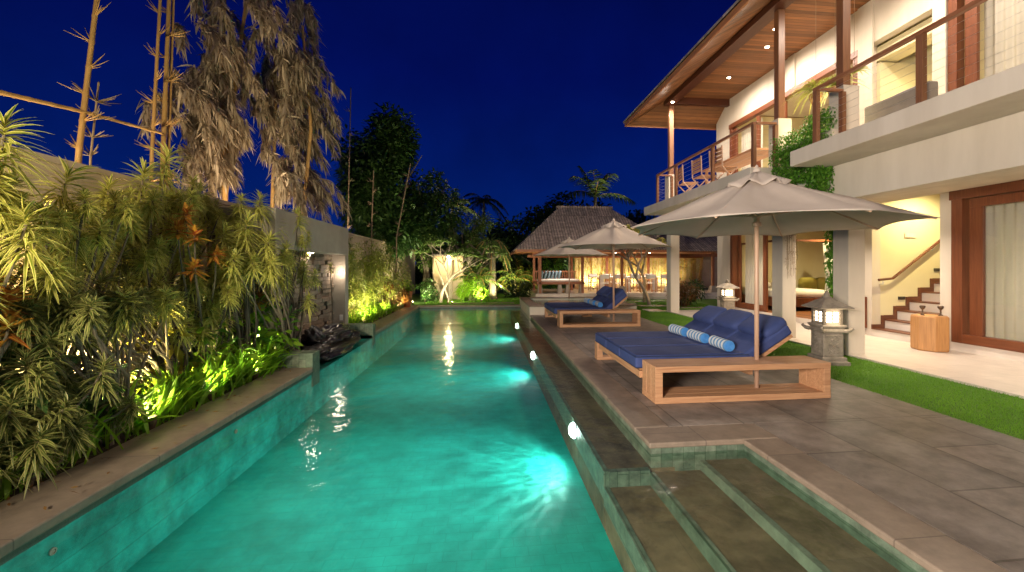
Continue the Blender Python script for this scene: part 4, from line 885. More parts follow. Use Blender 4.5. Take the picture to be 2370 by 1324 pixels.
shrub('broadleaf_shrub', 'dark big leaved shrub in the shade at the left edge', (-3.5, 3.1, 0), (0.45, 0.5, 0.5), 240, .2, .12, 'lf_dark', BG)
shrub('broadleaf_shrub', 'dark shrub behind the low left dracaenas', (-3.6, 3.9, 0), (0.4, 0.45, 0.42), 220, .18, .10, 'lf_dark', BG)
shrub('broadleaf_shrub', 'low green shrub tucked against the pond kerb', (-3.3, 6.2, 0), (0.25, 0.3, 0.28), 200, .12, .06, 'lf_broad', BG)
LG = 'strap leaved lilies along the left coping'
def lily(loc, label, s=1.0, n=46):
    t = plant('strap_lily', label, 'plant', loc, LG); b = RNG.normal(0, 0.09, (n, 3)); b[:, 2] = -0.03
    d = RNG.normal(0, 0.34, (n, 3)); d[:, 0] += 0.10; d[:, 2] = 1.0
    leafobj('foliage', [leaves(b, d, s * (0.55 + 0.4 * RNG.random(n)), 0.036 * s, 0.42, 5)], 'lf_strap', t); return t
ys = [2.55, 2.95, 3.3, 3.6, 3.9, 4.2, 4.45, 4.7, 4.95, 5.2, 5.45, 5.7, 5.95, 6.2]
onm = ['first', 'second', 'third', 'fourth', 'fifth', 'sixth', 'seventh', 'eighth', 'ninth', 'tenth', 'eleventh', 'twelfth', 'thirteenth', 'fourteenth']
for i, y in enumerate(ys):
    lily((-3.28 + random.uniform(-.06, .06), y, 0), f'{onm[i]} strap leaved clump along the near left coping, counted from the camera', 0.8 + 0.25 * (y > 3.5) + random.uniform(-.08, .08), 56)
for i, y in enumerate((10.2, 10.8, 11.4, 12.1, 12.8, 13.6, 14.4)):
    lily((-3.32 + random.uniform(-.06, .06), y, 0), f'{onm[i]} strap leaved clump beyond the stone portal, counted from the camera', 0.95, 50)
# second bed
SG = 'shrubs in the bed beyond the fountain wall'
shrub('feathery_shrub', 'tall feathery yellow green shrub right of the portal pier', (-3.6, 10.5, 0), (0.5, 0.85, 1.22), 4200, .13, .024, 'lf_fine', SG, lumps=16)
shrub('feathery_shrub', 'second feathery shrub behind the first', (-3.55, 12.2, 0), (0.55, 1.0, 1.25), 4200, .13, .026, 'lf_fine', SG, lumps=16)
shrub('feathery_shrub', 'farthest feathery shrub beside the frangipani', (-3.4, 14.4, 0), (0.7, 1.1, 1.3), 4200, .14, .03, 'lf_fine', SG, lumps=16)
shrub('russet_shrub', 'russet brown leaved shrub low in the far left bed', (-3.3, 13.9, 0), (0.45, 0.8, 0.6), 900, .12, .05, 'lf_russet', SG)
shrub('lime_shrub', 'glowing lime green shrub over the far bed uplight', (-3.45, 12.2, 0), (0.25, 0.35, 0.5), 300, .16, .07, 'lf_broad', SG)
shrub('russet_shrub', 'second russet shrub near the terracotta pot', (-3.2, 15.2, 0), (0.4, 0.6, 0.5), 700, .12, .05, 'lf_russet', SG)
t = thing('flower_pot', 'tall terracotta pot at the far left pool corner', 'pot', (-3.0, 15.75, 0))
MB().lathe((0, 0, 0), [(0.11, 0), (0.15, 0.15), (0.19, 0.5), (0.21, 0.56), (0.21, 0.6), (0.17, 0.6), (0.15, 0.5)], 18).build('pot', 'terracotta', t, smooth=True)
leafobj('foliage', [cloud((0, 0, .8), (.3, .3, .3), 120, .18, .07)], 'lf_broad', t)
# garden uplights
UG = 'small garden uplights'
def uplight(x, y, power, label, aim, col=(1, 0.78, 0.32), z=0.0):
    t = thing('garden_uplight', label, 'garden light', (x, y, z), group=UG)
    MB().lathe((0, 0, 0), [(0.03, 0), (0.045, 0.05), (0.05, 0.11), (0.04, 0.11), (0.038, 0.09)], 12).build('housing', 'metal_dark', t)
    MB().lathe((0, 0, 0), [(0.034, 0.088), (0.034, 0.094)], 12).build('lens', 'lamp_warm', t)
    o = lamp('SPOT', (0, 0, 0.13), power, col, 0.04, cone=150, blend=0.8, parent=t)
    o.rotation_euler = (Vector(aim) - Vector((x, y, z + .13))).to_track_quat('-Z', 'Y').to_euler(); return t
uplight(-3.75, 4.5, 900, 'uplight hidden in the left bed before the brightest patch of wall', (-3.85, 4.8, 2))
uplight(-3.5, 5.35, 700, 'uplight among the lilies lighting the green shrubs', (-3.4, 6.0, 1.5), (0.95, 0.9, 0.35))
uplight(-3.5, 4.0, 420, 'uplight at the back of the lilies below the dracaenas', (-3.6, 4.9, 1.0), (1, .85, .35)); uplight(-3.12, 4.9, 140, 'added fill uplight on the coping side of the lilies', (-3.6, 5.3, 0.9), (0.95, .95, .4)); uplight(-3.12, 5.8, 140, 'added fill uplight on the coping side before the lime shrub', (-3.6, 6.1, 0.9), (0.95, .95, .4)); uplight(-3.12, 4.1, 90, 'added fill uplight on the coping side nearest the camera', (-3.6, 4.4, 0.9), (1, .9, .4)); uplight(-3.85, 3.2, 90, 'faint uplight at the left end of the bed', (-4.0, 3.3, 2))  # the coping-side uplights are added to brighten the lilies
uplight(-3.4, 6.3, 420, 'uplight under the lime shrub beside the stone wall', (-3.4, 6.6, 1.2), (0.95, 0.95, 0.4)); uplight(-3.6, 9.95, 160, 'uplight at the foot of the first feathery shrub', (-3.6, 10.8, 2)); uplight(-3.5, 11.6, 330, 'uplight in the far left bed under the lime shrub', (-3.4, 12.3, 1.5), (0.95, 0.9, 0.35))
uplight(-3.2, 15.0, 200, 'uplight beside the terracotta pot', (-3.1, 15.6, 2))
# flood lamp behind the camera on the left coping (throws the long soft shadows seen on pillars and doors)
t = thing('garden_floodlight', 'garden floodlight on a short post behind the viewpoint', 'garden light', (-2.75, -1.6, 0))
MB().tube([(0, 0, 0), (0, 0, 2.1)], 0.03, 8).build('post', 'metal_dark', t); MB().box((-0.1, -0.05, 2.1), (0.1, 0.05, 2.25)).build('housing', 'metal_dark', t)
lamp('SPOT', (0.1, 0.12, 2.2), 3700, (1, 0.87, 0.74), 0.7, cone=125, blend=1.0, parent=t).rotation_euler = (Vector((5.5, 6.0, 1.6)) - Vector((-2.65, -1.5, 2.2))).to_track_quat('-Z', 'Y').to_euler()
lamp('SPOT', (-0.05, 0.12, 2.3), 1800, (1, 0.86, 0.50), 0.4, cone=66, blend=1.0, parent=t).rotation_euler = (Vector((-3.6, 7.5, 2.1)) - Vector((-2.8, -1.5, 2.3))).to_track_quat('-Z', 'Y').to_euler()
# ================================================================== VINES AND BALCONY PLANTS
def drape(t, boxes, n, ln, w, mat='lf_vine', up=-0.6):
    ch = []
    for (a, b, k) in boxes:
        p = np.array(a)[None] + (np.array(b) - np.array(a))[None] * RNG.random((k, 3))
        d = RNG.normal(0, 0.6, (k, 3)); d[:, 0] -= 0.5; d[:, 1] -= 0.3; d[:, 2] += up
        ch.append(leaves(p, d, ln * (0.6 + 0.7 * RNG.random(k)), w, 0.3, 2, 2, shape='oval'))
    return leafobj('foliage', ch, mat, t)
t = thing('hanging_vine', 'thick green vine spilling over the planter between the two balconies', 'vine', (6.0, 7.1, 3.0))
part('planter', 'plaster', t, [((0.05, -0.62, 0.35), (0.5, 0.6, 0.95))])
drape(t, [((-0.2, -0.62, 0.75), (0.5, 0.62, 1.15), 3200), ((-0.22, -0.62, 0.15), (0.1, 0.62, 0.85), 3500), ((-0.16, 0.35, -0.25), (0.1, 0.68, 0.3), 1100), ((-0.16, -0.62, -0.4), (0.1, -0.2, 0.3), 1500), ((-0.1, -0.6, 1.1), (0.3, -0.1, 1.35), 700)], 0, .05, .032)
t = thing('hanging_vine', 'narrow green vine trailing down before the lit bedroom opening', 'vine', (6.55, 6.95, 0.9))
MB().tube([(0, 0, 0.1), (0.02, 0, 0.9), (0, 0.01, 1.97)], 0.008, 5).build('stem', 'bark', t)
drape(t, [((-0.13, -0.12, 0.0), (0.13, 0.12, 1.97), 1500), ((-0.05, -0.05, -0.1), (0.05, 0.05, 0.3), 60)], 0, .075, .04)
t = thing('hanging_vine', 'pale dry vine threads hanging against the middle white pillar', 'vine', (6.12, 7.84, 1.2))
m = MB()
for k in range(12):
    x = 0.12 + 0.022 * k; m.tube([(x, -0.02, 1.47), (x + random.uniform(-.02, .02), -0.03, 0.9), (x + random.uniform(-.02, .02), -0.03, random.uniform(0.05, 0.5))], 0.003, 4)
m.build('stem', 'dry_twig', t)
p = np.zeros((420, 3)); p[:, 0] = 0.1 + 0.28 * RNG.random(420); p[:, 1] = -0.03; p[:, 2] = 0.2 + 1.27 * RNG.random(420)
leafobj('foliage', [leaves(p, RNG.normal(0, 1, (420, 3)) * [1, .3, 1], .045, .014, .4, 1, 2)], 'lf_russet', t)
FG = 'bright ferns on the upper balcony'
for lab, pos, k, s in (('large arching fern beside the vine on the balcony', (6.6, 7.45, 5.05), 50, .75), ('second fern hanging lower behind the railing posts', (6.55, 6.95, 4.95), 40, .6), ('small fern right of the near white plinth', (6.5, 6.5, 4.95), 22, .36)):
    t = thing('fern', lab, 'plant', pos, group=FG); d = RNG.normal(0, 0.7, (k, 3)); d[:, 2] = np.abs(d[:, 2]) + .35
    if k > 30: MB().lathe((0, 0, -0.28), [(0.05, 0), (0.11, 0.12), (0.12, 0.22)], 12).build('pot', 'log_wood', t);
    MB().tube([(0, 0, -.05), (0, 0, 7.33 - pos[2])], .004, 4).build('cord', 'dry_twig', t)
    ch = [leaves(np.zeros((k, 3)), d, s, .03, .8, 5)]
    for i in range(k):      # leaflets
        u = d[i] / np.linalg.norm(d[i]); n = 12; tt = np.linspace(.15, .95, n); b = u[None] * (s * tt)[:, None]; b[:, 2] -= .8 * s * tt ** 2
        sd = np.cross(u, [0, 0, 1]); sd /= np.linalg.norm(sd) + 1e-6
        for sg in (-1, 1): ch.append(leaves(b, sd[None] * sg + u[None] * .5 + RNG.normal(0, .1, (n, 3)), .09 * (1.1 - tt), .018, .3, 1, 2))
    leafobj('foliage', ch, 'lf_bambooleaf', t)
t = thing('planter_fill_lamp', 'small added fill lamp in the planter brightening the balcony ferns', 'garden light', (6.75, 7.2, 4.0)); MB().lathe((0, 0, 0), [(0.03, 0), (0.045, 0.05), (0.045, 0.1)], 12).build('housing', 'metal_dark', t); lamp('POINT', (0, 0, 0.3), 55, (1, .88, .55), .05, parent=t)  # lamp added to brighten the ferns
# ================================================================== PAVILION
PV = thing('pavilion', 'open timber pavilion with a shingled hip roof beyond the plunge pool', 'pavilion', (7, 20, 0))
def pv(name, mat, boxes, bevel=0, parent=None):
    m = MB()
    for b in boxes: m.box((b[0][0] - 7, b[0][1] - 20, b[0][2]), (b[1][0] - 7, b[1][1] - 20, b[1][2]))
    return m.build(name, mat, parent or PV, bevel)
pv('platform', 'terrace_tile', [((2.3, 18.6, 0), (12, 24, 0.29)), ((2.2, 18.35, 0), (12, 18.6, 0.15))])
roofs = ((1.35, 9.0, 17.9, 23.3, 2.33, 3.75, 6.5, 20.6, 4.62), (8.6, 13.5, 18.3, 23.5, 2.30, 10.0, 12.0, 20.9, 3.7))
ex0, ex1, ey0, ey1, ez, rx0, rx1, ry, rz_ = roofs[0]
def lerp(a, b, t): return a + (b - a) * t
for (ex0, ex1, ey0, ey1, ez, rx0, rx1, ry, rz_) in roofs:
    m = MB(); ns = 30
    for i in range(ns):           # stepped shingle courses
        t0, t1 = i / ns, (i + 1) / ns; lip = 0.035
        def ring(t, dz): return [(lerp(ex0, rx0, t) - 7, lerp(ey0, ry, t) - 20, lerp(ez, rz_, t) + dz), (lerp(ex1, rx1, t) - 7, lerp(ey0, ry, t) - 20, lerp(ez, rz_, t) + dz), (lerp(ex1, rx1, t) - 7, lerp(ey1, ry + .2, t) - 20, lerp(ez, rz_, t) + dz), (lerp(ex0, rx0, t) - 7, lerp(ey1, ry + .2, t) - 20, lerp(ez, rz_, t) + dz)]
        a, b, c = ring(t0, 0), ring(t0, lip), ring(t1, 0.006)
        m.add(a + b + c, [(j, (j + 1) % 4, 4 + (j + 1) % 4, 4 + j) for j in range(4)] + [(4 + j, 4 + (j + 1) % 4, 8 + (j + 1) % 4, 8 + j) for j in range(4)])
    m.build('roof', 'shingle', PV)
    MB().box((rx0 - 7.1, ry - 20 - .08, rz_ - .02), (rx1 - 6.9, ry - 20 + .28, rz_ + .1)).build('ridge_cap', 'shingle', PV)
pv('fascia', 'pav_wood', [((1.37, 17.92, 2.22), (8.98, 17.99, 2.33)), ((1.37, 17.99, 2.22), (1.44, 23.2, 2.33))])
pv('ceiling', 'pav_wood', [((1.45, 18.0, 2.285), (8.95, 23.2, 2.31)), ((8.96, 18.4, 2.27), (13.4, 23.4, 2.295))])
for i, x in enumerate((2.55, 4.6, 6.55, 8.9, 11.2)):
    pv('post', 'pav_wood', [((x - 0.06, 18.85, 0.29), (x + 0.06, 18.97, 2.28))], 0.005)
    if i in (0, 1, 2, 3): pv('post', 'pav_wood', [((x - 0.06, 21.3, 0.29), (x + 0.06, 21.42, 2.28))], 0.005)
pv('beam', 'pav_wood', [((2.2, 18.86, 2.05), (12.0, 18.96, 2.2)), ((2.2, 21.31, 2.05), (12.0, 21.41, 2.2))])
for x in (6.55, 8.9, 11.2):
    f = MB().lathe((x - 7, 18.91 - 20, 0.29), [(0.26, 0), (0.16, 0.32)], 4, rot=R(45)).build('post_foot', 'concrete', PV, bevel=0.008)
# raised lounge deck inside the pavilion
t = thing('raised_lounge', 'raised timber lounge deck on stone feet with a carved back rail', 'lounge deck', (3.55, 19.6, 0.29))
part('deck', 'pav_wood', t, [((-1.15, -0.75, 0.42), (1.15, 0.95, 0.54))], 0.01)
for x in (-1.0, -0.05, 0.35, 1.0): MB().lathe((x, -0.62, 0), [(0.17, 0), (0.11, 0.42)], 4, rot=R(45)).build('foot', 'concrete', t, bevel=0.006)
m = MB().box((-1.1, 0.86, 1.0), (1.1, 0.92, 1.06)).box((-1.1, 0.86, 0.54), (1.1, 0.92, 0.60))
for k in range(23): m.box((-1.08 + k * 0.096, 0.875, 0.6), (-1.05 + k * 0.096, 0.905, 1.0))
m.build('back_rail', 'pav_wood', t)
for x in (-1.1, 1.02): part('post', 'pav_wood', t, [((x, -0.73, 0.54), (x + 0.08, -0.65, 1.76))])
m = MB(); cushion(m, (-1.05, -0.6, 0.53), (1.05, 0.85, 0.66)); m.build('mattress', 'white_cloth', t, smooth=True)
for i in range(6):
    t2 = thing('lounge_pillow', ('leftmost', 'second from left', 'third from left', 'fourth from left', 'fifth from left', 'rightmost')[i] + ' of the slate blue pillows leaning in a row on the raised lounge', 'pillow', (2.72 + 0.18 * i, 20.0, 0.93), group='slate blue pillows on the lounge')
    m = MB(); cushion(m, (-0.05, -0.22, 0), (0.06, 0.2, 0.42)); m.v = [(x + z * .22, y, z) for x, y, z in m.v]; m.build('pillow', 'cushion_blue', t2, smooth=True)
# dining set
t = thing('dining_table', 'long white dining table in the pavilion', 'table', (7.3, 20.2, 0.29))
part('tabletop', 'white_paint', t, [((-1.9, -0.45, 0.72), (1.9, 0.45, 0.77))], 0.01)
for x in (-1.4, 0, 1.4): part('leg', 'white_paint', t, [((x - 0.12, -0.12, 0), (x + 0.12, 0.12, 0.72))], 0.01)
dc = None; DCG = 'canvas dining chairs around the white table'; k = 0
onm2 = ['first', 'second', 'third', 'fourth', 'fifth']
for side, yy, rz in ((0, 19.35, 0), (1, 21.0, math.pi)):
    for i in range(5):
        lab = f'{onm2[i]} pale dining chair from the left on the ' + ('near' if side == 0 else 'far') + ' side of the white table'
        if dc is None:
            dc = thing('dining_chair', lab, 'chair', (0, 0, 0), 0, DCG)
            part('seat', 'white_cloth', dc, [((-0.24, -0.22, 0.43), (0.24, 0.22, 0.46))]); part('backrest', 'white_cloth', dc, [((-0.24, -0.25, 0.68), (0.24, -0.235, 0.88))])
            for sx in (-0.25, 0.25):
                part('side_frame', 'teak', dc, [((sx - 0.018, -0.26, 0), (sx + 0.018, -0.22, 0.92)), ((sx - 0.018, 0.2, 0), (sx + 0.018, 0.24, 0.66)), ((sx - 0.025, -0.22, 0.64), (sx + 0.025, 0.26, 0.665)), ((sx - 0.015, -0.22, 0.06), (sx + 0.015, 0.2, 0.09))])
            c = dc
        else:
            c = copy_tree(dc); c['label'] = lab
        c.location = (5.75 + 0.78 * i, yy, 0.29); c.rotation_euler = (0, 0, rz)
t = thing('garden_back_wall', 'yellow lit rear wall behind the dining pavilion', 'wall', (8, 22.8, 0)); 
part('panel', 'garden_wall', t, [((-2.9, 0, 0.29), (6, 0.2, 2.25))])
BB = 'golden bamboo row behind the dining table'
random.seed(5)
for i in range(9):
    x = 5.4 + i * 0.85; t = thing('bamboo_clump', f'{onm[i]} golden bamboo clump from the left behind the dining table', 'bamboo', (x, 22.35, 0.29), group=BB); m = MB()
    for k in range(7):
        a = random.uniform(-.28, .28); b = random.uniform(-.12, .12); m.tube([(a, b, 0), (a * 1.3, b, 1.0), (a * 1.7 + random.uniform(-.1, .1), b, 1.95)], 0.014, 5)
    m.build('culm', 'bamboo', t); p = RNG.random((260, 3)) * [0.9, 0.35, 1.3] + [-.45, -.2, .6]
    leafobj('foliage', [leaves(p, RNG.normal(0, .6, (260, 3)) - [0, 0, .4], .16, .022, .3, 2, 2)], 'lf_bambooleaf', t)
for x in (6.0, 8.2, 10.4): uplight(x, 22.05, 300, {6.0: 'leftmost', 8.2: 'middle', 10.4: 'rightmost'}[x] + ' uplight at the foot of the golden bamboo row', (x, 22.6, 1.6), (1, .85, .35), 0.29)
downlight(3.6, 19.6, 2.284, 130, 'pavilion ceiling light over the raised lounge', 'pavilion lights', 160)
downlight(6.6, 20.0, 2.284, 260, 'pavilion ceiling light over the left of the dining table', 'pavilion lights', 160); downlight(8.4, 20.0, 2.284, 260, 'pavilion ceiling light over the right of the dining table', 'pavilion lights', 160)
# lit shower column at the far left end of the pool
t = thing('shower_column', 'rounded stone shower wall lit from its top beyond the pool end', 'wall', (-1.75, 19.0, 0))
m = MB(); vs = []; fs = []; n = 20
for j, z in enumerate((0, 2.05)):
    for i in range(n + 1): a = math.pi * i / n; vs.append((0.72 * math.cos(a), 0.72 * math.sin(a) * 0.8, z))
for i in range(n): fs.append((i, i + 1, n + 2 + i, n + 1 + i))
o = m.add(vs, fs).build('wall', 'garden_wall', t, smooth=True); s_ = o.modifiers.new('t', 'SOLIDIFY'); s_.thickness = 0.08
MB().lathe((0, 0.2, 2.06), [(0.8, 0), (0.8, 0.06), (0.1, 0.3)], 20).build('roof', 'shingle', t)
MB().tube([(0.05, 0.35, 0), (0.05, 0.35, 1.9)], 0.12, 10).build('water_pipe', 'concrete', t)
MB().lathe((0, 0.1, 1.98), [(0.06, 0), (0.06, 0.05)], 12).build('bulb', 'lamp_warm', t); lamp('POINT', (0, 0.05, 1.9), 50, (1, .83, .35), .05, parent=t)
# ================================================================== TREES
def tubecurve(p0, d, L_, n, wob, grav=0.0):
    pts = [Vector(p0)]; d = Vector(d).normalized()
    for i in range(n):
        d = (d + Vector((random.gauss(0, wob), random.gauss(0, wob), random.gauss(0, wob) - grav))).normalized(); pts.append(pts[-1] + d * (L_ / n))
    return pts
# frangipani: forked pale branches with leaf whorls at the tips
def frangipani(loc, label, h, spread, grp, seed, mat='lf_palm', leafy=1.0, lean=(0, 0), prop=None, first=0.35):
    random.seed(seed); t = thing('frangipani_tree', label, 'tree', loc, group=grp); m = MB(); tips = []
    def grow(p, d, L_, r, k):
        pts = tubecurve(p, d, L_, 4, 0.16); m.tube(pts, [r * (1 - 0.08 * i) for i in range(5)], 7)
        if k == 0: tips.append(pts[-1]); return
        a0 = random.uniform(0, 6.28)
        for j in range(random.choice((2, 3))):
            a = a0 + j * 2.2 + random.uniform(-.3, .3); dd = (pts[-1] - pts[-2]).normalized() * 0.9 + Vector((math.cos(a) * spread, math.sin(a) * spread, 0.25)); grow(pts[-1], dd, L_ * 0.72, r * 0.66, k - 1)
    grow((0, 0, -0.05), (lean[0], lean[1], 1), h * first, 0.075, 4)
    m.build('trunk', 'pale_bark', t)
    ch = []
    for p in tips:
        k = int(22 * leafy)
        if k < 2: continue
        d = RNG.normal(0, 0.8, (k, 3)); d[:, 2] = np.abs(d[:, 2]) * 0.7 + 0.05; ch.append(leaves(np.repeat([tuple(p)], k, 0), d, .26 * (0.7 + .5 * RNG.random(k)), .075, .35, 3, 3, shape='oval'))
    if ch: leafobj('crown', ch, mat, t)
    return t
FR = 'frangipani trees'
frangipani((-1.95, 17.7, 0), 'frangipani with forked pale branches beyond the far left pool corner', 3.3, 0.75, FR, 3, leafy=1.5, first=.32)
frangipani((-0.75, 18.6, 0), 'leafy frangipani between the shower wall and the palms', 3.4, 0.7, FR, 8, leafy=1.6, first=.36)
frangipani((6.6, 15.7, 0), 'bare forked frangipani on the lawn seen between the white pillars', 3.0, 0.55, FR, 12, leafy=0.0, first=.42)
frangipani((6.9, 17.0, 0), 'pale leaved frangipani whose crown shows left of the far balcony', 3.1, 0.55, FR, 15, mat='lf_song', leafy=3.2, first=.42)
# pole leaning in front of the shower wall
tag(MB().tube([GP(1040, 699), YP(1008, 603, 17.9)], [0.035, 0.03], 8).build('leaning_pole', 'pale_bark'), 'bare pole leaning in front of the lit shower wall', 'pole')
# palms
def frond(p, d, L_, droop, lw, n=34, ll=0.45):
    d = np.array(d, float); d /= np.linalg.norm(d); tt = np.linspace(0, 1, n); pts = np.array(p)[None] + d[None] * (L_ * tt)[:, None]; pts[:, 2] -= droop * L_ * tt ** 2
    tan = np.gradient(pts, axis=0); tan /= np.linalg.norm(tan, axis=1, keepdims=True); sd = np.cross(tan, [0, 0, 1.0]); sd /= np.linalg.norm(sd, axis=1, keepdims=True) + 1e-6
    prof = ll * np.sin(np.pi * (0.12 + 0.8 * tt)) ** 0.7; ch = []
    for sg in (-1, 1):
        dd = sd * sg + tan * 0.7 + np.array([0, 0, -0.25]) + RNG.normal(0, .08, (n, 3)); ch.append(leaves(pts, dd, prof, lw, .35, 2, 2))
    return ch, [tuple(x) for x in pts[::4]]
def palm(loc, label, h, L_, k, grp, mat='lf_palm', lw=.045, bend=(0, 0), up=.8, name='palm_tree', droop=.55, ll=.5, tr=.12):
    t = thing(name, label, 'palm', loc, group=grp); m = MB(); top = (bend[0], bend[1], h)
    m.tube([(0, 0, -.1), (bend[0] * .3, bend[1] * .3, h * .5), top], [tr * 1.25, tr, tr * .8], 9); m.build('trunk', 'bark', t); ch = []; rc = MB()
    for i in range(k):
        a = 2.4 * i + random.uniform(-.2, .2); e = up * (0.2 + 1.1 * (i / k)); c_, r_ = frond(top, (math.cos(a), math.sin(a), e), L_ * random.uniform(.85, 1.1), droop * (1.3 - .6 * i / k), lw, ll=ll); ch += c_; rc.tube(r_, 0.018, 4)
    leafobj('crown', ch, mat, t); rc.build('frond_stem', 'bamboo' if mat == 'lf_palm' else 'bark', t); return t
random.seed(9); PG = 'palms beyond the garden'
palm((8.3, 30, 0), 'coconut palm with upright lit fronds above the pavilion roof', 6.9, 3.6, 10, PG, up=2.6, droop=.42, lw=.11, ll=1.05, tr=.16)
palm((-2.6, 27, 0), 'palm with fronds bent to the right beside the dark trees', 5.6, 2.0, 12, PG, up=1.4, lw=.08, bend=(.4, 0))
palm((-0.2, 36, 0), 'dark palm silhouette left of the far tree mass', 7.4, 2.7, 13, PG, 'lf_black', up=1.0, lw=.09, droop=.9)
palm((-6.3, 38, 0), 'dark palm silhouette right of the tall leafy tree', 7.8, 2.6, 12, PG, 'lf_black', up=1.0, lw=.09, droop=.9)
HG = 'garden palms and screw pines past the pool end'
palm((0.3, 19.6, 0), 'shaggy palm with a drooping skirt on a stone foot', 2.7, 1.1, 22, HG, up=.9, name='garden_palm', droop=1.3, ll=.4, tr=.17, lw=.04)
palm((-0.35, 18.7, 0), 'low fan of palm fronds before the shaggy palm', 0.9, 1.5, 13, HG, up=1.5, name='garden_palm', droop=.5, ll=.35, tr=.08)
palm((1.6, 22.0, 0), 'sunlit looking young palm left of the pavilion post', 0.9, 1.6, 12, HG, up=1.2, name='garden_palm', droop=.6, ll=.35, tr=.08)
palm((1.4, 24.5, 0), 'tall arching traveller palm left of the pavilion roof', 2.2, 2.2, 10, HG, up=1.4, name='garden_palm', droop=.7, ll=.5, tr=.1, mat='lf_dark')
def bush(loc, label, rad, n, ln, w, mat, grp, name='garden_shrub', lumps=10): return shrub(name, label, loc, rad, n, ln, w, mat, grp, lumps=lumps)
GG = 'shrubs behind the pool end'
bush((-0.6, 18.3, 0), 'rounded bright green shrub beside the lit shower wall', (.75, .5, .6), 1500, .2, .035, 'lf_strap', GG)
bush((-2.6, 18.5, 0), 'dark shrub behind the terracotta pot', (.6, .6, .5), 700, .16, .07, 'lf_dark', GG)
bush((1.5, 20.6, 0), 'dark clipped shrub between the shaggy palm and the pavilion', (.8, .6, .75), 1400, .14, .06, 'lf_black', GG)
bush((-0.9, 20.4, 0), 'tall light green shrub behind the shower wall', (1.1, .6, 1.3), 1600, .26, .06, 'lf_palm', GG)
bush((2.0, 23.0, 0), 'lit leafy shrub left of the raised lounge', (1.3, .6, 1.1), 1300, .25, .06, 'lf_bambooleaf', GG)
bush((3.9, 23.2, 0), 'leafy shrub seen through the raised lounge rail', (1.6, .5, 1.0), 1500, .25, .06, 'lf_vine', GG)
bush((7.6, 14.9, 0), 'dark red green shrub left of the house corner', (.5, .5, .55), 800, .18, .045, 'lf_russet', GG)
bush((8.2, 15.6, 0), 'dark green shrub by the house corner', (.6, .6, .6), 700, .2, .05, 'lf_dark', GG)
struct('boulders', 'concrete', [])  if False else None
uplight(-0.2, 17.9, 320, 'uplight at the foot of the rounded green shrub', (-.4, 18.5, 1.5), (1, .9, .45)); uplight(1.1, 21.6, 420, 'uplight beneath the young palm left of the pavilion', (1.6, 22.4, 1.5), (1, .9, .35)); uplight(4.0, 22.2, 320, 'uplight behind the raised lounge', (4.0, 23, 1.4), (1, .9, .4))
uplight(0.5, 18.9, 300, 'uplight at the stone foot of the shaggy palm', (0.3, 19.6, 2.2), (1, .9, .5)); uplight(-2.7, 18.2, 200, 'uplight before the dark far corner shrub', (-2.5, 19.5, 3), (.9, .9, .5)); uplight(7.6, 28.5, 2500, 'added far fill uplight beneath the coconut palm', (8.3, 30, 8), (1, .85, .55)); uplight(-2.2, 25.8, 900, 'far uplight beneath the palm bent to the right', (-2.5, 27, 6), (1, .85, .5)); uplight(7.3, 15.2, 120, 'small orange uplight near the bare frangipani', (7.0, 15.8, 1.4), (1, .7, .3))  # coconut palm uplight is added to brighten its fronds
uplight(-1.4, 16.8, 330, 'added fill uplight in the grass strip at the pool end facing the trees', (-1.2, 20.0, 3.6), (1, .92, .55)); uplight(-3.0, 16.9, 350, 'added fill uplight in the corner past the terracotta pot', (-2.6, 19.5, 2.6), (.95, .92, .5)); uplight(-3.2, 11.0, 120, 'added fill uplight on the pool side of the first feathery shrub', (-3.7, 11.3, 1.8), (1, .92, .5)); uplight(-3.2, 13.2, 150, 'added fill uplight on the pool side of the farther feathery shrub', (-3.7, 13.8, 1.8), (1, .9, .45)); uplight(-1.6, 17.3, 90, 'uplight under the forked frangipani', (-1.7, 17.9, 2.5), (1, .85, .5))  # all but the frangipani uplight are added to brighten the foliage here
# broad leaf tree behind the wall and the distant dark trees
def tree(loc, label, h, rad, n, ln, w, mat, grp, lumps=14, thing_name='leafy_tree'):
    t = thing(thing_name, label, 'tree', loc, group=grp); m = MB(); m.tube([(0, 0, -.1), (.1, 0, h * .35), (0, .1, h * .62)], [.2, .15, .09], 8)
    for k in range(7):
        a = random.uniform(0, 6.28); m.tube([(0.05, 0, h * random.uniform(.3, .5)), (rad[0] * .35 * math.cos(a), rad[1] * .35 * math.sin(a), h * .62), (rad[0] * .7 * math.cos(a), rad[1] * .7 * math.sin(a), h * random.uniform(.7, .85))], [.07, .045, .015], 5)
    m.build('trunk', 'bark', t); leafobj('crown', [cloud((0, 0, h - rad[2]), rad, n, ln, w, lumps=lumps, shell=.35)], mat, t); return t
DT = 'broad dark trees behind the garden wall'
tree((-4.2, 18.5, 0), 'tall dark green tree right of the dry bamboo', 8.7, (2.0, 1.7, 3.5), 12000, .26, .12, 'lf_dark', DT, 15)
tree((-5.6, 20.5, 0), 'dark green tree behind the dry bamboo', 8.4, (1.7, 1.6, 3.4), 7000, .28, .13, 'lf_dark', DT, 18)
tree((-3.0, 20.5, 0), 'lower dark green tree beside the leaning twig pole', 7.2, (1.7, 1.3, 2.9), 7500, .26, .12, 'lf_dark', DT, 14)
tree((-1.2, 20.6, 0), 'light green bushy tree above the lit shower wall', 4.5, (1.5, .8, 1.15), 2600, .24, .07, 'lf_palm', 'small lit trees past the pool end', 14)
tree((-2.9, 19.6, 0), 'small green tree left of the lit shower wall', 3.6, (.8, .7, 1.1), 1500, .2, .07, 'lf_palm', 'small lit trees past the pool end', 10)
BT = 'black treetops on the far skyline'
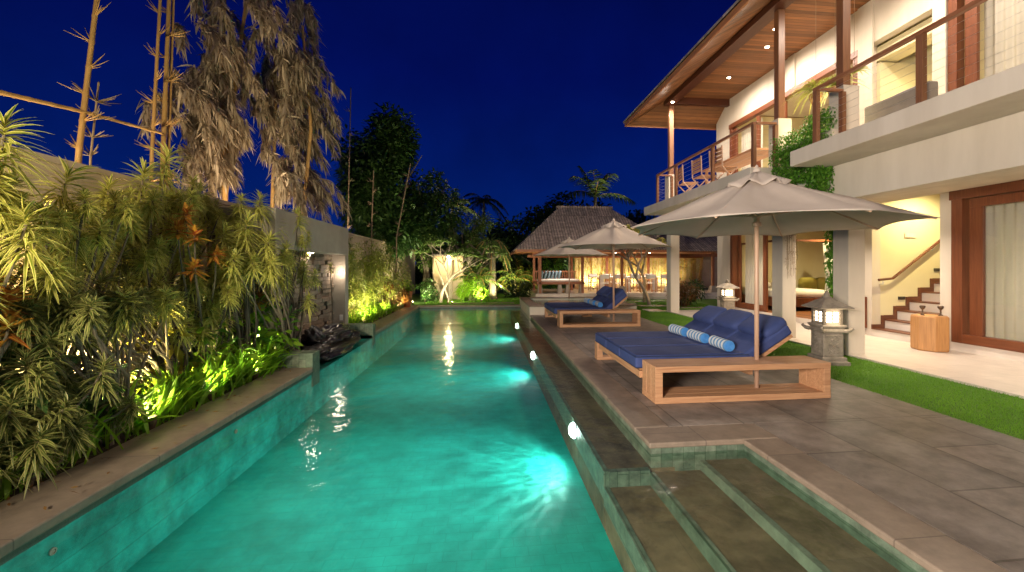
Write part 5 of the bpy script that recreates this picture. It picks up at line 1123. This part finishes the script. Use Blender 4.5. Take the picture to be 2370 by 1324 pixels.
for i, (x, y, h, rx, rz2) in enumerate(((3.2, 30, 6.2, 2.6, 3.0), (5.2, 31, 7.2, 2.8, 3.4), (7.4, 32, 7.0, 2.8, 3.4), (10.0, 31, 6.4, 2.8, 3.0), (1.2, 33, 5.2, 2.6, 2.6), (-1.4, 34, 4.6, 2.6, 2.4), (-4.5, 33, 4.8, 3.0, 2.6), (13.5, 33, 6.0, 3.2, 3.0), (-8.5, 33, 5.0, 3.4, 2.8))):
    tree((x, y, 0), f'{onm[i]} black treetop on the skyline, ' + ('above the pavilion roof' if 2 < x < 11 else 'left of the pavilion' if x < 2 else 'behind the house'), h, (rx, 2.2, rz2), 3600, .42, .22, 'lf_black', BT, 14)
# bare bamboo culms
def culm(pts, r, n_nodes, twigs, seed, label, name='bamboo_pole', mat='bamboo', tl=0.22, grp='bare bamboo poles behind the wall'):
    random.seed(seed); p0 = Vector(pts[0]); t = thing(name, label, 'bamboo', tuple(p0), group=grp); P = [Vector(p) - p0 for p in pts]; m = MB(); seq = []; rr = []
    for i in range(n_nodes + 1):
        f_ = i / n_nodes * (len(P) - 1); a = min(int(f_), len(P) - 2); q = P[a].lerp(P[a + 1], f_ - a); d = (P[a + 1] - P[a]).normalized(); rad = r * (1 - 0.35 * i / n_nodes)
        for o_, s in ((-0.03, 1), (0, 1.16), (0.03, 1)): seq.append(q + d * o_); rr.append(rad * s)
    m.tube(seq, rr, 8)
    if twigs:
        for i in range(1, n_nodes):
            f_ = i / n_nodes * (len(P) - 1); a = min(int(f_), len(P) - 2); q = P[a].lerp(P[a + 1], f_ - a); d = (P[a + 1] - P[a]).normalized()
            for sgn in ((-1, 1) if i % 2 else (1, -1))[:twigs]:
                base = Vector((sgn, random.gauss(0, .3), random.uniform(.1, .6))).normalized()
                for k in range(5):
                    b = (base + Vector((random.gauss(0, .3), random.gauss(0, .3), random.gauss(0, .3)))).normalized(); l = tl * random.uniform(.5, 1.1)
                    m.tube([q, q + b * l * .5 + d * .02, q + b * l + Vector((0, 0, .05))], [0.009, 0.006, 0.003], 4)
    m.build('culm', mat, t, smooth=True)
    return t
XB = -4.75
def bx(u, v, X_=XB): return XP(u, v, X_)
def ground_of(p, dx=0): return (p[0], p[1] + dx, 0.0)
a, b = bx(180, 375), bx(226, -20); culm([ground_of(a, -.15), a, b], 0.035, 13, 1, 1, 'thick bare bamboo pole nearest the left edge')
for i, (u0, u1, r, nm) in enumerate(((352, 372, .028, 'leftmost of the three golden bamboo poles standing together'), (378, 392, .038, 'middle and thickest of the three golden bamboo poles'), (390, 402, .026, 'rightmost of the three golden bamboo poles'))):
    a, b = bx(u0, 345), bx(u1, -20); culm([ground_of(a, -.1), a, b], r, 14, 1, 20 + i, nm)
a, b, c = bx(-60, 200), bx(190, 258), bx(372, 308, -4.6); culm([a, b, c], 0.026, 9, 0, 4, 'golden bamboo pole slanting across the sky', grp='bare bamboo poles behind the wall')
a, b = bx(208, 380), bx(228, 195); culm([ground_of(a), a, b], 0.014, 9, 2, 5, 'thin twiggy dead stem right of the thick pole', mat='dry_twig', tl=.24)
for i, (u0, v0, u1, v1, nm) in enumerate(((805, 528, 812, 205, 'tall thin dead stem left of the leafy tree'), (860, 548, 865, 395, 'thin dead stem before the leafy tree'), (918, 548, 950, 380, 'thin leaning dead stem right of the leafy tree'))):
    a, b = YP(u0, v0, 15), YP(u1, v1, 15); culm([(a[0] - .03, 15, 0), a, b], 0.028, 12, 1, 30 + i, nm, mat='dry_twig', tl=.22, grp='thin dead stems by the leafy tree')
# dry bamboo clumps: drooping plumes of straw coloured leaves
def dry_clump(loc, label, culms, plumes, npl, seed, ll=.3):
    random.seed(seed); t = thing('dry_bamboo', label, 'bamboo', loc, group='shaggy dry bamboo clumps'); ch = []
    for pts in culms:
        P = [Vector(p) - Vector(loc) for p in pts]; m = MB(); m.tube(P, [.045, .038, .03][:len(P)], 8); m.build('culm', 'bamboo', t)
    tw = MB()
    for (p, sc_) in plumes:
        p = Vector(p) - Vector(loc); a = random.uniform(0, 6.28); sc_ *= .8; o = random.uniform(.15, .5) * sc_
        pts = [p + Vector((0, 0, .25)), p + Vector((math.cos(a) * o * .5 + .06, math.sin(a) * o * .5, .18)), p + Vector((math.cos(a) * o + .14, math.sin(a) * o, -.15 * sc_)), p + Vector((math.cos(a) * o * 1.3 + .2, math.sin(a) * o * 1.3, -.55 * sc_))]
        tw.tube(pts, [.009, .007, .005, .002], 4)
        f_ = RNG.random(npl) * 2.999; i = f_.astype(int); fr = (f_ - i)[:, None]; A = np.array([tuple(q) for q in pts]); b = A[i] * (1 - fr) + A[i + 1] * fr + RNG.normal(0, .035, (npl, 3))
        d = (A[i + 1] - A[i]); d /= np.linalg.norm(d, axis=1, keepdims=True); d = d * .8 + RNG.normal(0, .5, (npl, 3)) + np.array([.28, 0, -.42])
        ch.append(leaves(b, d, ll * (.45 + .8 * RNG.random(npl)), .03 + .03 * RNG.random(npl), .35, 3, 2))
    tw.build('twig', 'dry_twig', t); leafobj('foliage', ch, 'lf_dry', t)
random.seed(77)
def blob(poly, Y, n, jx=0):       # random points inside outline polygon in the plane Y (outline gives size, depth spread added)
    out = []; us = [p[0] for p in poly]; vs = [p[1] for p in poly]
    while len(out) < n:
        u, v = random.uniform(min(us), max(us)), random.uniform(min(vs), max(vs)); c = False; j = len(poly) - 1
        for i in range(len(poly)):
            if (poly[i][1] > v) != (poly[j][1] > v) and u < (poly[j][0] - poly[i][0]) * (v - poly[i][1]) / (poly[j][1] - poly[i][1]) + poly[i][0]: c = not c
            j = i
        if c: q = YP(u, v, Y); out.append(((q[0], q[1] + random.gauss(0, .45), q[2]), random.uniform(.6, 1.1)))
    return out
A_ = blob([(470, 110), (500, 95), (530, 150), (535, 250), (530, 390), (500, 430), (430, 410), (410, 300), (425, 170)], 9.0, 80)
A2 = blob([(455, 0), (600, -40), (640, 60), (560, 120), (500, 100)], 9.0, 16)
dry_clump((-5.6, 9.0, 0), 'shaggy dry bamboo clump nearer the three golden poles', [[YP(520, 480, 9), YP(515, 250, 9), YP(520, -20, 9)], [YP(520, 480, 9.1), YP(545, 180, 9.2), YP(575, -30, 9.2)]], A_ + A2, 95, 5, .27)
B_ = blob([(690, 15), (715, 10), (705, 80), (725, 180), (730, 320), (750, 450), (715, 480), (640, 430), (605, 300), (605, 170), (650, 130), (670, 60)], 10.5, 112)
dry_clump((-5.4, 10.5, 0), 'larger shaggy dry bamboo clump leaning toward the fountain wall', [[YP(630, 480, 10.6), YP(640, 200, 10.6), YP(625, -20, 10.6)], [YP(700, 520, 10.3), YP(720, 300, 10.3), YP(700, 60, 10.3)]], B_, 95, 6, .27)
for (x, y, z, pw_u, lab, aim) in ((-4.95, 4.6, 1.6, 130, 'uplight behind the wall at the bamboo poles', (-4.8, 5.2, 6)), (-4.6, 6.6, 1.0, 330, 'added unseen uplight behind the wall under the nearer dry bamboo', (-5.5, 9.0, 5)), (-4.45, 8.6, 1.0, 330, 'added unseen uplight behind the wall under the larger dry bamboo', (-4.9, 10.5, 5)), (-4.6, 14.5, 1.9, 200, 'uplight behind the wall under the dark tree', (-4.2, 17, 6))):  # dry bamboo uplights are added out of sight to brighten the leaves
    t = uplight(x, y, pw_u, lab, aim, (1, .80, .55), z); MB().tube([(0, 0, -z), (0, 0, 0)], .02, 6).build('stake', 'metal_dark', t)
n = 260; b = np.zeros((n, 3)); b[:, 0] = -3.7 + 1.05 * RNG.random(n) ** 0.8; b[:, 1] = 2 + 13 * RNG.random(n) ** 1.2; b[:, 2] = 0.012; k_ = (b[:, 1] > 6.3) & (b[:, 1] < 9.9); b = b[~k_]; n = len(b)
d = RNG.normal(0, 1, (n, 3)); d[:, 2] = 0.12; tag(leafobj('leaf_litter', [leaves(b, d, 0.03 + .035 * RNG.random(n), .015, .1, 2, 2, shape='oval')], 'lf_russet'), 'dry fallen leaves scattered on the left coping and soil', 'leaf litter', kind='stuff')
#END
